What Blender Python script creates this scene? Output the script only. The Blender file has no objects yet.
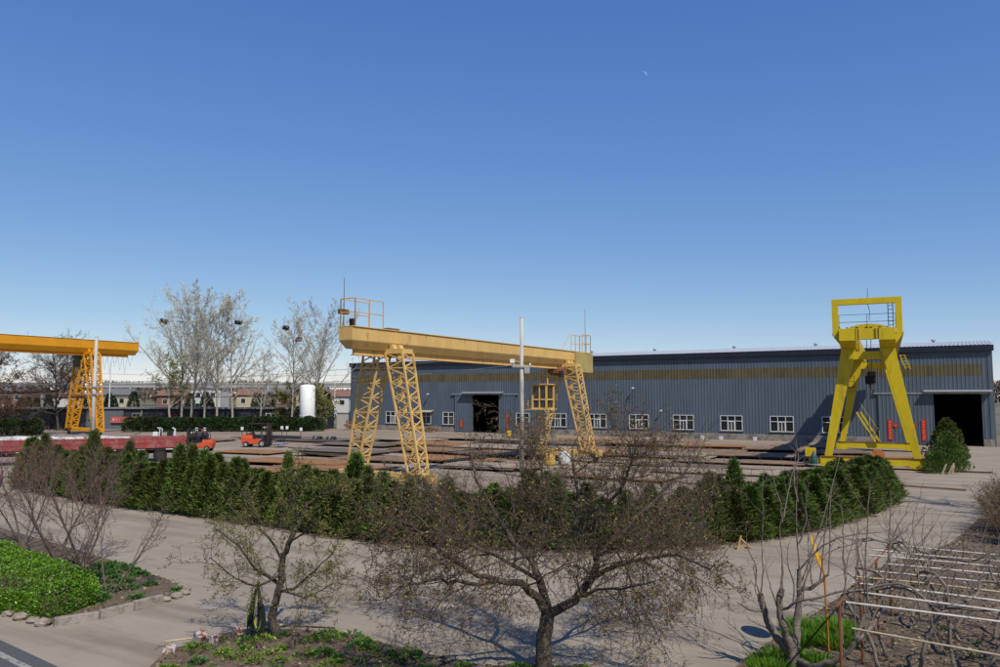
import bpy, math, random
import numpy as np
from mathutils import Vector, Matrix, Quaternion
R = math.radians
sc = bpy.context.scene
col = sc.collection
# ------------------------------------------------------------------ camera
cam = bpy.data.cameras.new('camera'); camo = bpy.data.objects.new('camera', cam); col.objects.link(camo)
cam.sensor_width = 36.0; cam.lens = 28.0; cam.clip_end = 9000.0; cam.clip_start = 0.1
camo.location = (0, 0, 5.0); camo.rotation_euler = (R(90 + 4.67), 0, 0)
sc.camera = camo
# ------------------------------------------------------------------ sky and sun
SUN_EL, SUN_AZ = 49.5, 153.0          # azimuth clockwise from +Y: behind the viewer, to the right
world = bpy.data.worlds.new('World'); sc.world = world; world.use_nodes = True
wn = world.node_tree.nodes; wl = world.node_tree.links
bg = wn['Background']
sky = wn.new('ShaderNodeTexSky'); sky.sky_type = 'NISHITA'; sky.sun_disc = False
sky.sun_elevation = R(SUN_EL); sky.sun_rotation = R(SUN_AZ)
sky.altitude = 0; sky.air_density = 0.8; sky.dust_density = 0.0; sky.ozone_density = 6.0
# even, deep spring blue: each channel of the sky graded by one power curve over the whole dome
sep = wn.new('ShaderNodeSeparateColor'); cmb = wn.new('ShaderNodeCombineColor'); wl.new(sky.outputs[0], sep.inputs[0])
for k_, (ga, am) in enumerate(((1.02, 1.48), (.80, 1.10), (.42, .93))):
    m1 = wn.new('ShaderNodeMath'); m1.operation = 'MULTIPLY'; m1.inputs[1].default_value = .08; wl.new(sep.outputs[k_], m1.inputs[0])
    m2 = wn.new('ShaderNodeMath'); m2.operation = 'POWER'; m2.inputs[1].default_value = ga; wl.new(m1.outputs[0], m2.inputs[0])
    m3 = wn.new('ShaderNodeMath'); m3.operation = 'MULTIPLY'; m3.inputs[1].default_value = am / .1; wl.new(m2.outputs[0], m3.inputs[0]); wl.new(m3.outputs[0], cmb.inputs[k_])
wl.new(cmb.outputs[0], bg.inputs[0]); bg.inputs[1].default_value = 0.10
sl = bpy.data.lights.new('sun', 'SUN'); sl.energy = 4.9; sl.angle = R(0.53); sl.color = (1.0, 0.935, 0.82)
so = bpy.data.objects.new('sun', sl); col.objects.link(so)
sd = Vector((math.sin(R(SUN_AZ)) * math.cos(R(SUN_EL)), math.cos(R(SUN_AZ)) * math.cos(R(SUN_EL)), math.sin(R(SUN_EL))))
so.rotation_euler = sd.to_track_quat('Z', 'Y').to_euler(); so.location = (20, -30, 40)
vs = sc.view_settings; vs.view_transform = 'Standard'; vs.look = 'None'; vs.exposure = 0.0; vs.gamma = 1.0
vs.use_curve_mapping = False
# ------------------------------------------------------------------ site grid: u along the hall, v into the yard
TH = R(31.1)
U = Vector((math.cos(TH), -math.sin(TH), 0)); V = Vector((math.sin(TH), math.cos(TH), 0))

# ------------------------------------------------------------------ materials
MATS = {}
ALB = .80
def mat(name, c, rough=.75, var=.18, scale=2.0, c2=None, c2scale=1.0, c2lo=.5, c2hi=.62, metal=0, bump=0, bscale=30, spec=.3, island=0.0, trans=0.0, stretch=None, coord='pos', alpha=1.0):
    if name in MATS: return MATS[name]
    c = tuple(x * ALB for x in c); c2 = tuple(x * ALB for x in c2) if c2 else None
    m = bpy.data.materials.new(name); m.use_nodes = True; nt = m.node_tree; N = nt.nodes; L = nt.links
    b = N['Principled BSDF']; b.inputs['Roughness'].default_value = rough; b.inputs['Metallic'].default_value = metal
    b.inputs['Specular IOR Level'].default_value = spec
    if coord == 'pos':
        co = N.new('ShaderNodeNewGeometry').outputs['Position']
    else:
        co = N.new('ShaderNodeTexCoord').outputs['Object']
    if stretch:
        mp = N.new('ShaderNodeMapping'); mp.inputs['Scale'].default_value = stretch; L.new(co, mp.inputs[0]); co = mp.outputs[0]
    n1 = N.new('ShaderNodeTexNoise'); n1.inputs['Scale'].default_value = scale; n1.inputs['Detail'].default_value = 6; n1.inputs['Roughness'].default_value = .65
    L.new(co, n1.inputs['Vector'])
    r1 = N.new('ShaderNodeValToRGB'); r1.color_ramp.elements[0].position = .3; r1.color_ramp.elements[1].position = .7
    r1.color_ramp.elements[0].color = (*[x * (1 - var) for x in c], 1); r1.color_ramp.elements[1].color = (*[min(1, x * (1 + var)) for x in c], 1)
    L.new(n1.outputs['Fac'], r1.inputs[0]); out = r1.outputs[0]
    if c2:
        n2 = N.new('ShaderNodeTexNoise'); n2.inputs['Scale'].default_value = c2scale; n2.inputs['Detail'].default_value = 8; n2.inputs['Roughness'].default_value = .7
        L.new(co, n2.inputs['Vector'])
        mr = N.new('ShaderNodeMapRange'); mr.inputs[1].default_value = c2lo; mr.inputs[2].default_value = c2hi; L.new(n2.outputs['Fac'], mr.inputs[0])
        mx = N.new('ShaderNodeMix'); mx.data_type = 'RGBA'; L.new(mr.outputs[0], mx.inputs['Factor']); L.new(out, mx.inputs['A']); mx.inputs['B'].default_value = (*c2, 1)
        out = mx.outputs['Result']
    if island:
        g = N.new('ShaderNodeNewGeometry'); mr2 = N.new('ShaderNodeMapRange'); mr2.inputs[3].default_value = 1 - island; mr2.inputs[4].default_value = 1 + island
        L.new(g.outputs['Random Per Island'], mr2.inputs[0])
        hs = N.new('ShaderNodeHueSaturation'); L.new(out, hs.inputs['Color']); L.new(mr2.outputs[0], hs.inputs['Value']); out = hs.outputs[0]
        mr3 = N.new('ShaderNodeMapRange'); mr3.inputs[3].default_value = .5 - .03; mr3.inputs[4].default_value = .5 + .02
        L.new(g.outputs['Random Per Island'], mr3.inputs[0]); L.new(mr3.outputs[0], hs.inputs['Hue'])
    if name in ('conifer green', 'far hedge green', 'catkin pale'):   # each plant its own tint
        oi = N.new('ShaderNodeObjectInfo'); h2 = N.new('ShaderNodeHueSaturation'); L.new(out, h2.inputs['Color'])
        for nm, lo, hi in (('Hue', .465, .515), ('Value', .62, 1.25)):
            q1 = N.new('ShaderNodeMapRange'); q1.inputs[3].default_value = lo; q1.inputs[4].default_value = hi; L.new(oi.outputs['Random'], q1.inputs[0]); L.new(q1.outputs[0], h2.inputs[nm])
        out = h2.outputs[0]
    L.new(out, b.inputs['Base Color'])
    if bump:
        nb = N.new('ShaderNodeTexNoise'); nb.inputs['Scale'].default_value = bscale; nb.inputs['Detail'].default_value = 5; L.new(co, nb.inputs['Vector'])
        bp = N.new('ShaderNodeBump'); bp.inputs['Strength'].default_value = bump; bp.inputs['Distance'].default_value = .05; L.new(nb.outputs['Fac'], bp.inputs['Height']); L.new(bp.outputs[0], b.inputs['Normal'])
    if trans:
        t = N.new('ShaderNodeBsdfTranslucent'); L.new(out, t.inputs[0]); ms = N.new('ShaderNodeMixShader'); ms.inputs[0].default_value = trans
        L.new(b.outputs[0], ms.inputs[1]); L.new(t.outputs[0], ms.inputs[2]); L.new(ms.outputs[0], N['Material Output'].inputs[0])
    MATS[name] = m
    return m

# ------------------------------------------------------------------ mesh builder
class MB:
    def __init__(s): s.v = []; s.f = []; s.n = 0
    def add(s, vs, fs):
        o = s.n; s.v.extend([tuple(x) for x in vs]); s.n += len(vs); s.f.extend([tuple(i + o for i in f) for f in fs]); return s
    def box(s, c, d, rz=0, M=None):
        hx, hy, hz = d[0] / 2, d[1] / 2, d[2] / 2; cr, sr = math.cos(rz), math.sin(rz); vs = []
        for z in (-hz, hz):
            for x, y in ((-hx, -hy), (hx, -hy), (hx, hy), (-hx, hy)):
                vs.append((c[0] + x * cr - y * sr, c[1] + x * sr + y * cr, c[2] + z))
        return s.add(vs, [(3, 2, 1, 0), (4, 5, 6, 7), (0, 1, 5, 4), (1, 2, 6, 5), (2, 3, 7, 6), (3, 0, 4, 7)])
    def bbox(s, a, b): return s.box([(a[i] + b[i]) / 2 for i in range(3)], [abs(b[i] - a[i]) for i in range(3)])
    def hexa(s, b, t):                    # bottom quad, top quad (both counter-clockwise from above)
        return s.add(list(b) + list(t), [(3, 2, 1, 0), (4, 5, 6, 7), (0, 1, 5, 4), (1, 2, 6, 5), (2, 3, 7, 6), (3, 0, 4, 7)])
    def bar(s, p, q, w, h=None):
        p = Vector(p); q = Vector(q); d = (q - p); 
        if d.length < 1e-6: return s
        d.normalize(); h = h or w
        up = Vector((0, 0, 1)) if abs(d.z) < .95 else Vector((0, 1, 0))
        a = d.cross(up).normalized() * w / 2; b = a.cross(d).normalized() * h / 2
        vs = [p - a - b, p + a - b, p + a + b, p - a + b, q - a - b, q + a - b, q + a + b, q - a + b]
        return s.add(vs, [(0, 1, 2, 3), (7, 6, 5, 4), (4, 5, 1, 0), (5, 6, 2, 1), (6, 7, 3, 2), (7, 4, 0, 3)])
    def tube(s, pts, rad, n=6, cap=True):
        pts = [Vector(p) for p in pts]; k = len(pts)
        if not hasattr(rad, '__len__'): rad = [rad] * k
        vs = []; a = None
        for i in range(k):
            d = (pts[min(i + 1, k - 1)] - pts[max(i - 1, 0)])
            if d.length < 1e-9: d = Vector((0, 0, 1))
            d.normalize()
            if a is None:
                a = d.cross(Vector((0, 0, 1)) if abs(d.z) < .9 else Vector((1, 0, 0))).normalized()
            else:
                a = (a - d * a.dot(d)); a = a.normalized() if a.length > 1e-6 else d.orthogonal().normalized()
            b = d.cross(a)
            for j in range(n):
                t = 2 * math.pi * j / n; vs.append(pts[i] + (a * math.cos(t) + b * math.sin(t)) * rad[i])
        fs = []
        for i in range(k - 1):
            for j in range(n):
                j2 = (j + 1) % n; fs.append((i * n + j, i * n + j2, (i + 1) * n + j2, (i + 1) * n + j))
        if cap: fs.append(tuple(range(n - 1, -1, -1))); fs.append(tuple((k - 1) * n + j for j in range(n)))
        return s.add(vs, fs)
    def cyl(s, p, q, r, n=16, r2=None): return s.tube([p, q], [r, r if r2 is None else r2], n)
    def lathe(s, c, prof, n=20):
        vs = []; fs = []
        for r, z in prof:
            for j in range(n):
                t = 2 * math.pi * j / n; vs.append((c[0] + r * math.cos(t), c[1] + r * math.sin(t), c[2] + z))
        for i in range(len(prof) - 1):
            for j in range(n): j2 = (j + 1) % n; fs.append((i * n + j, i * n + j2, (i + 1) * n + j2, (i + 1) * n + j))
        fs.append(tuple(range(n - 1, -1, -1))); fs.append(tuple((len(prof) - 1) * n + j for j in range(n)))
        return s.add(vs, fs)
    def poly(s, pts, z0, z1):             # prism of a polygon
        n = len(pts); vs = [(p[0], p[1], z0) for p in pts] + [(p[0], p[1], z1) for p in pts]
        return s.add(vs, [tuple(range(n - 1, -1, -1)), tuple(range(n, 2 * n))] + [(i, (i + 1) % n, n + (i + 1) % n, n + i) for i in range(n)])
    def mesh(s, name, m=None, smooth=False):
        me = bpy.data.meshes.new(name); me.from_pydata(s.v, [], s.f); 
        if m: me.materials.append(m)
        if smooth: me.polygons.foreach_set('use_smooth', [True] * len(me.polygons))
        me.update(); return me
    def build(s, name, m, parent=None, smooth=False, bevel=0):
        o = bpy.data.objects.new(name, s.mesh(name, m, smooth)); col.objects.link(o); o.parent = parent
        if bevel:
            b = o.modifiers.new('b', 'BEVEL'); b.width = bevel; b.segments = 2; b.limit_method = 'ANGLE'
        return o
def tag(o, label=None, cat=None, group=None, kind=None):
    if label: o['label'] = label
    if cat: o['category'] = cat
    if group: o['group'] = group
    if kind: o['kind'] = kind
    return o
def empty(name, loc=(0, 0, 0), rz=0, label=None, cat=None, group=None):
    o = bpy.data.objects.new(name, None); col.objects.link(o); o.location = loc; o.rotation_euler = (0, 0, rz); o.empty_display_size = .3
    return tag(o, label, cat, group)
def copy_tree(o, parent=None):
    c = o.copy(); col.objects.link(c); c.parent = parent
    for ch in [x for x in o.children]: copy_tree(ch, c)
    return c
def fast_mesh(name, verts, quads=None, tris=None, m=None, smooth=False):
    me = bpy.data.meshes.new(name); verts = np.asarray(verts, np.float32)
    fq = np.zeros((0, 4), np.int32) if quads is None else np.asarray(quads, np.int32); ft = np.zeros((0, 3), np.int32) if tris is None else np.asarray(tris, np.int32)
    me.vertices.add(len(verts)); me.vertices.foreach_set('co', verts.ravel())
    loops = np.concatenate([fq.ravel(), ft.ravel()]); me.loops.add(len(loops)); me.loops.foreach_set('vertex_index', loops)
    st = np.concatenate([np.arange(len(fq)) * 4, len(fq) * 4 + np.arange(len(ft)) * 3]); tot = np.concatenate([np.full(len(fq), 4), np.full(len(ft), 3)])
    me.polygons.add(len(st)); me.polygons.foreach_set('loop_start', st.astype(np.int32)); me.polygons.foreach_set('loop_total', tot.astype(np.int32))
    if smooth: me.polygons.foreach_set('use_smooth', np.ones(len(st), bool))
    me.update(calc_edges=True); me.validate()
    if m: me.materials.append(m)
    return me
def link(name, me, parent=None, loc=(0, 0, 0), rz=0, scl=None):
    o = bpy.data.objects.new(name, me); col.objects.link(o); o.parent = parent; o.location = loc; o.rotation_euler = (0, 0, rz)
    if scl: o.scale = scl
    return o
def leaf_mesh(name, P, D, ln, wd, m, rng, diamond=True):
    """one small leaf per point: P positions, D directions (n,3), ln, wd arrays"""
    n = len(P); P = np.asarray(P, float); D = np.asarray(D, float); D /= np.linalg.norm(D, axis=1)[:, None] + 1e-9
    ref = rng.normal(size=(n, 3)); S = np.cross(D, ref); S /= np.linalg.norm(S, axis=1)[:, None] + 1e-9; Nn = np.cross(S, D)
    ln = np.broadcast_to(np.asarray(ln, float), (n,))[:, None]; wd = np.broadcast_to(np.asarray(wd, float), (n,))[:, None]
    a = P; b = P + D * ln * .45 + S * wd * .5 + Nn * wd * .12; c = P + D * ln; d = P + D * ln * .45 - S * wd * .5 + Nn * wd * .12
    v = np.stack([a, b, c, d], 1).reshape(-1, 3); i = np.arange(n)[:, None] * 4
    return fast_mesh(name, v, quads=i + np.array([[0, 1, 2, 3]]), m=m)

# ------------------------------------------------------------------ branching
def rand_perp(d, rnd):
    a = Vector((rnd.gauss(0, 1), rnd.gauss(0, 1), rnd.gauss(0, 1))); a -= d * a.dot(d)
    return a.normalized() if a.length > 1e-6 else d.orthogonal().normalized()
def grow(out, p, d, L, r, lev, cfg, rnd):
    n = cfg['seg'][lev]; pts = [p.copy()]; rad = [r]; d = d.normalized(); tip = r * cfg['tip'][lev]
    for i in range(n):
        d = (d + rand_perp(d, rnd) * cfg['wig'][lev] + Vector((0, 0, 1)) * cfg['up'][lev]).normalized()
        p = p + d * (L / n); pts.append(p.copy()); rad.append(r + (tip - r) * (i + 1) / n)
    out[lev].append((pts, rad)); kids(out, pts, rad, L, lev, cfg, rnd)
def kids(out, pts, rad, L, lev, cfg, rnd, k=None):
    if lev >= cfg['max']: return
    n = len(pts) - 1; k = cfg['k'][lev] if k is None else k; k = max(0, int(round(k * rnd.uniform(.75, 1.25))))
    for i in range(k):
        t = cfg['start'][lev] + (1 - cfg['start'][lev]) * (i + rnd.random()) / max(k, 1); t = min(t, .995)
        x = t * n; j = int(x); f = x - j; q = pts[j].lerp(pts[j + 1], f); dd = (pts[j + 1] - pts[j]).normalized(); rr = rad[j] + (rad[j + 1] - rad[j]) * f
        ang = R(cfg['ang'][lev] * rnd.uniform(.7, 1.3)); s = rand_perp(dd, rnd)
        if cfg.get('flat'): s.z *= cfg['flat']; s = s.normalized()
        nd = dd * math.cos(ang) + s * math.sin(ang)
        cl = L * cfg['len'][lev] * rnd.uniform(.6, 1.25) * (1 - cfg.get('short', .45) * t)
        grow(out, q, nd, cl, max(cfg['rmin'], min(rr * .75, r_of(cl, cfg, lev + 1))), lev + 1, cfg, rnd)
def r_of(L, cfg, lev): return L * cfg['thick'][lev]
def tubes(polys, nside):
    mb = MB()
    for pts, rad in polys: mb.tube(pts, rad, nside, cap=False)
    return mb
def tips_of(polys, rnd, per, spread=0.0, lo=.15):
    P = []; D = []
    for pts, rad in polys:
        n = len(pts) - 1
        for _ in range(per if isinstance(per, int) else (int(per) + (rnd.random() < per % 1))):
            x = rnd.uniform(lo, .999) * n; j = int(x); q = pts[j].lerp(pts[j + 1], x - j); d = (pts[j + 1] - pts[j]).normalized()
            P.append(tuple(q + Vector((rnd.gauss(0, spread), rnd.gauss(0, spread), rnd.gauss(0, spread))))); D.append(tuple(d * .6 + rand_perp(d, rnd) * .8 + Vector((0, 0, .3))))
    return np.array(P), np.array(D)
def tree_parts(root, out, bark, twigm, split, sides=(8, 6, 4, 3, 3, 3), buds=None, rnd=None, seed=0):
    tr = MB(); tw = MB()
    for lev, polys in enumerate(out):
        for pts, rad in polys:
            (tr if lev < split else tw).tube(pts, rad, sides[lev], cap=False)
    o = tr.build('trunk', bark, root, True); t = tw.build('crown', twigm, root, True)
    if buds:
        rng = np.random.default_rng(seed)
        for nm, levs, per, ln, wd, m, spread in buds:
            P, D = tips_of([q for l in levs for q in out[l]], rnd, per, spread); k = len(P)
            if k: link(nm, leaf_mesh(nm, P, D, ln * rng.uniform(.5, 1.4, k), wd * rng.uniform(.5, 1.3, k), m, rng), root)
    return o, t
# ================================================================== THE SETTING
def road_mat(name, c, dark, light, streak=1.0, s1=.35):
    c, dark, light = [tuple(x * ALB for x in q_) for q_ in (c, dark, light)]
    m = bpy.data.materials.new(name); m.use_nodes = True; N = m.node_tree.nodes; L = m.node_tree.links; b = N['Principled BSDF']
    b.inputs['Roughness'].default_value = .9; b.inputs['Specular IOR Level'].default_value = .2
    pos = N.new('ShaderNodeNewGeometry').outputs['Position']
    mp = N.new('ShaderNodeMapping'); mp.vector_type = 'TEXTURE'; mp.inputs['Rotation'].default_value = (0, 0, -TH); mp.inputs['Scale'].default_value = (9, 1.1, 1); L.new(pos, mp.inputs[0])
    def noise(vec, s, det=6, ro=.6):
        n = N.new('ShaderNodeTexNoise'); n.inputs['Scale'].default_value = s; n.inputs['Detail'].default_value = det; n.inputs['Roughness'].default_value = ro; L.new(vec, n.inputs['Vector']); return n.outputs['Fac']
    def mix(f, a, bcol, lo, hi, amt=1):
        mr = N.new('ShaderNodeMapRange'); mr.inputs[1].default_value = lo; mr.inputs[2].default_value = hi; mr.inputs[4].default_value = amt; L.new(f, mr.inputs[0])
        x = N.new('ShaderNodeMix'); x.data_type = 'RGBA'; L.new(mr.outputs[0], x.inputs['Factor'])
        if isinstance(a, tuple): x.inputs['A'].default_value = (*a, 1)
        else: L.new(a, x.inputs['A'])
        x.inputs['B'].default_value = (*bcol, 1); return x.outputs['Result']
    o = mix(noise(pos, s1), c, light, .4, .7)
    o = mix(noise(mp.outputs[0], .9, 5), o, dark, .47, .68, .85 * streak)
    o = mix(noise(mp.outputs[0], 2.6, 4), o, light, .52, .7, .5 * streak)
    o = mix(noise(pos, 1.7, 8, .75), o, dark, .55, .75, .55)
    o = mix(noise(pos, 14, 4, .7), o, dark, .55, .8, .4)
    L.new(o, b.inputs['Base Color'])
    bp = N.new('ShaderNodeBump'); bp.inputs['Strength'].default_value = .25; bp.inputs['Distance'].default_value = .03
    L.new(noise(pos, 22, 5, .7), bp.inputs['Height']); L.new(bp.outputs[0], b.inputs['Normal'])
    return m
M_ROAD = road_mat('road concrete', (.318, .268, .206), (.205, .168, .128), (.375, .322, .256))
M_YARD = road_mat('yard dust', (.285, .228, .172), (.17, .118, .080), (.35, .292, .232), .8, .12)
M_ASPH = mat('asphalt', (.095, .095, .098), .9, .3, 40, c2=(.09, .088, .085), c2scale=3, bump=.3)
M_FIELD = mat('dry field', (.17, .15, .10), .95, .3, .05, c2=(.10, .12, .05), c2scale=.02)
M_SOIL = mat('soil', (.135, .098, .066), .98, .4, 6, c2=(.20, .15, .10), c2scale=9, bump=1.0, bscale=14)
M_KERB = mat('kerb concrete', (.33, .29, .25), .9, .25, 5, c2=(.20, .17, .14), c2scale=4, bump=.4, bscale=25)
M_STONE = mat('rough stone', (.31, .26, .21), .9, .35, 6, bump=.5, bscale=20)
tag(MB().poly([(-4000, -500), (4000, -500), (4000, 7000), (-4000, 7000)], -1.0, -.004).build('ground', M_FIELD), kind='structure')
def sheet(name, pts, z, m):
    mb = MB(); mb.add([(p[0], p[1], z) for p in pts], [tuple(range(len(pts)))]); o = mb.build(name, m); return tag(o, kind='structure')
HEDGE = [(-26.75, 43.45), (-22.08, 39.57), (-18.49, 36.67), (-14.97, 34.4), (-10.52, 31.6), (-7.43, 29.42), (-4.71, 27.6), (-1.31, 26.2), (1.93, 25.6), (4.53, 25.75), (7.59, 26.61), (9.89, 28.1), (12.04, 29.95), (14.81, 32.6), (18.12, 36.67), (20.6, 41.3)]
sheet('road', [(-70, -20), (70, -20), (70, 60), (52, 78), (44, 82), (20, 70), (-20, 70), (-70, 75)], .0, M_ROAD)
sheet('yard', [(x, y + .5) for x, y in HEDGE] + [(22.5, 43.5), (24.5, 47.5), (27.2, 50.5), (31.5, 57.5), (38, 68), (43.6, 82.3), (-23.4, 122.8), (-30, 126), (-120, 126), (-120, 62), (-60, 52), (-34, 46)], .004, M_YARD)
# concrete lanes and pads between the stacks
M_LANE = road_mat('lane concrete', (.330, .278, .215), (.225, .178, .132), (.365, .315, .250), 1.0, .2)
def site(o, a, b): return (o[0] + U.x * a + V.x * b, o[1] + U.y * a + V.y * b)
sheet('lane', [site((-32, 77), a, b) for a, b in ((-16, -5), (24, -5), (24, 6), (-16, 6))], .008, M_LANE)
sheet('lane', [site((10, 54.5), a, b) for a, b in ((-9, -1.3), (14, -1.3), (14, 1.6), (-9, 1.6))], .008, M_LANE)
sheet('lane', [site((-10, 68), a, b) for a, b in ((-14, -2.5), (10, -2.5), (10, 2.5), (-14, 2.5))], .009, M_LANE)
# asphalt with its painted edge line, at the kerb of the near left
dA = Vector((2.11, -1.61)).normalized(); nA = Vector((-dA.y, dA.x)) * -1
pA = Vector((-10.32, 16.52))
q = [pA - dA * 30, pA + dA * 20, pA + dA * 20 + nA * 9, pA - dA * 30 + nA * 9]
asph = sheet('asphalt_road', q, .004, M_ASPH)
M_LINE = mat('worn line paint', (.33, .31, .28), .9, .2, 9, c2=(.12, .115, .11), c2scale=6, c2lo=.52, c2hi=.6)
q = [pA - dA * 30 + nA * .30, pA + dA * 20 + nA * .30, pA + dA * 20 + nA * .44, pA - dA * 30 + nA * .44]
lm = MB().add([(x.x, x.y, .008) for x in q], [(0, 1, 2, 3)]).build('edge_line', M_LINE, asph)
# planting beds
BED1 = [(-9.95, 17.55), (-9.2, 18.15), (-8.45, 19.2), (-8.08, 20.2), (-8.4, 21.0), (-9.04, 21.5), (-12.47, 24.6), (-16.49, 27.9), (-24, 34), (-30, 30), (-20, 21), (-12.6, 19.0)]
BED2 = [(-6.45, 15.2), (-6.15, 16.4), (-5.6, 16.85), (-4.9, 17.05), (-3.4, 16.8), (-1.34, 15.35), (-.7, 14.98), (-.3, 14.74), (1.6, 14.72), (2.0, 14.2), (2.0, 11), (-6, 10)]
BED3 = [(3.6, 13.6), (4.5, 15.0), (5.5, 16.25), (7.9, 19.1), (11.5, 23.6), (15.3, 26.8), (19.5, 32.2), (30, 30), (30, 6), (4, 6)]
for b, h in ((BED1, .10), (BED2, .09), (BED3, .07)):
    tag(MB().poly(b[::-1] if False else b, -.05, h).build('planting_bed', M_SOIL), kind='structure')
def inside(p, poly):
    x, y = p; c = False; j = len(poly) - 1
    for i in range(len(poly)):
        xi, yi = poly[i]; xj, yj = poly[j]
        if (yi > y) != (yj > y) and x < (xj - xi) * (y - yi) / (yj - yi) + xi: c = not c
        j = i
    return c
# hills / far tree belt at the horizon
rnd = random.Random(5)

# ================================================================== THE STEEL HALL
HL, EAVE, HW = 85.4, 10.25, 36.0
hall = empty('steel_hall', (-23.39, 122.89, 0), -TH, 'long blue-grey corrugated steel workshop hall with olive skylight strip and low roof', 'building')
M_WALL = mat('blue grey sheet', (.098, .127, .160), .55, .10, .35, c2=(.080, .105, .135), c2scale=.8, c2lo=.45, c2hi=.7, spec=.35, stretch=(1, 1, .25))
M_BAND = mat('olive skylight sheet', (.120, .098, .048), .5, .2, .8, c2=(.085, .070, .036), c2scale=2.2, spec=.4, stretch=(1, 1, .2))
M_EAVE_SHADE = mat('eave shade navy', (.018, .022, .034), .5, .2, 1)  # gutter's dark navy: shadow band under the eave put into the colour
M_ROOF = mat('roof sheet', (.42, .45, .48), .5, .12, .6, spec=.4)
M_PLIN = mat('plinth render', (.29, .255, .215), .95, .3, 1.2, c2=(.15, .12, .10), c2scale=1.6, bump=.3)
M_WHITE = mat('white frame', (.70, .71, .72), .5, .06, 2)
M_GLASS = mat('dark glass', (.018, .022, .026), .08, .2, 1, spec=.5)
M_GLASS2 = mat('curtained glass', (.085, .075, .065), .15, .5, 1.2, spec=.5)
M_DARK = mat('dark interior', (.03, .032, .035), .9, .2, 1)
M_RED = mat('red paper', (.58, .028, .03), .8, .15, 6)
M_GOLD = mat('gold print', (.62, .40, .08), .7, .1, 5)
M_GALV = mat('galvanised', (.42, .43, .44), .45, .2, 3, metal=.4)
def corr(mb, x0, x1, z0, z1, y=0.0, per=.37, dep=.03):
    xs = []; k = math.floor(x0 / per) - 1
    while k * per < x1 + per:
        b = k * per; xs += [(b, 0), (b + .22, 0), (b + .255, 1), (b + .335, 1)]; k += 1
    def prof(x):
        for i in range(len(xs) - 1):
            if xs[i][0] <= x <= xs[i + 1][0]:
                f = (x - xs[i][0]) / (xs[i + 1][0] - xs[i][0]); return xs[i][1] * (1 - f) + xs[i + 1][1] * f
        return 0
    X = [x0] + [x for x, _ in xs if x0 + .005 < x < x1 - .005] + [x1]
    vs = []
    for x in X: yy = y - dep * prof(x); vs += [(x, yy, z0), (x, yy, z1)]
    mb.add(vs, [(2 * i, 2 * i + 2, 2 * i + 3, 2 * i + 1) for i in range(len(X) - 1)])
WIN = [(7.0, 9.7), (13.7, 15.5), (17.6, 19.6), (29.9, 32.0), (35.0, 37.6), (40.7, 43.3), (46.4, 49.0), (52.1, 54.7), (57.9, 60.5), (63.6, 66.2), (69.2, 71.8)]
WZ0, WZ1 = 1.04, 2.83
OPEN = [(a, b, WZ0, WZ1) for a, b in WIN] + [(22.7, 27.3, -.1, 5.4), (80.1, 84.5, -.1, 5.4)]
OPEN.sort()
wall = MB(); x = 0.0; PZ, BZ0, BZ1, FZ = .70, 7.18, 8.36, 9.68
for a, b, z0, z1 in OPEN:
    corr(wall, x, a, PZ, BZ0)
    if z0 > PZ: corr(wall, a, b, PZ, z0)
    corr(wall, a, b, z1, BZ0); x = b
corr(wall, x, HL, PZ, BZ0); corr(wall, 0, HL, BZ1, EAVE)
corr(wall, 0, 1.0, BZ0, BZ1); corr(wall, 84.6, HL, BZ0, BZ1)
# end and back walls, closed box
wall.bbox((-.12, 0.02, 0), (0, HW, EAVE)); wall.bbox((HL, 0.02, 0), (HL + .12, HW, EAVE)); wall.bbox((-.12, HW, 0), (HL + .12, HW + .12, EAVE))
for x0 in (-.12, HL): wall.add([(x0, 0, EAVE), (x0, HW, EAVE), (x0, HW / 2, EAVE + 1.5), (x0 + .12, 0, EAVE), (x0 + .12, HW, EAVE), (x0 + .12, HW / 2, EAVE + 1.5)], [(0, 1, 2), (5, 4, 3), (0, 2, 5, 3), (1, 4, 5, 2)])
wall_o = wall.build('wall', M_WALL, hall)
band = MB(); corr(band, 1.0, 84.6, BZ0, BZ1, -.004); band.build('skylight_band', M_BAND, hall)
pl = MB()
for a, b in ((0, 19.9), (29.6, 74.6), (85.0, HL)): pl.bbox((a, -.09, -.02), (b, .06, PZ + .004))
pl.build('plinth', M_PLIN, hall, bevel=.02)
fa = MB().bbox((-.3, -.34, FZ), (HL + .3, -.05, EAVE + .03)); fa.build('gutter', M_EAVE_SHADE, hall, bevel=.03)
roof = MB(); n = 230
vs = []; fs = []
for i in range(n * 2 + 1):
    xx = -.4 + (HL + .8) * i / (n * 2); dz = .05 if i % 2 else 0
    vs += [(xx, -.38, EAVE + .035 + dz), (xx, HW / 2, EAVE + 1.56 + dz), (xx, HW + .4, EAVE + .035 + dz)]
for i in range(n * 2): fs += [(3 * i, 3 * i + 3, 3 * i + 4, 3 * i + 1), (3 * i + 1, 3 * i + 4, 3 * i + 5, 3 * i + 2)]
roof.add(vs, fs); roof_o = roof.build('roof', M_ROOF, hall)
for s_ in (7, 18, 33.3, 43.5, 55.2, 66, 79.8):
    rv = MB(); c = (s_, HW / 2 - .2, EAVE + 1.5); rv.lathe(c, [(.15, 0), (.15, .2), (.26, .23), (.28, .32), (.25, .4), (.1, .45), (.02, .46)], 14); rv.build('roof_vent', M_GALV, roof_o, True)
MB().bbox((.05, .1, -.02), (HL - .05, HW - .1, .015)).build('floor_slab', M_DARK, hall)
# corner trim
for a, b in ((HL - .28, HL + .14), (-.14, .16)): MB().bbox((a, -.075, 0), (b, -.045, FZ)).build('corner_trim', M_WALL, hall)
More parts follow.
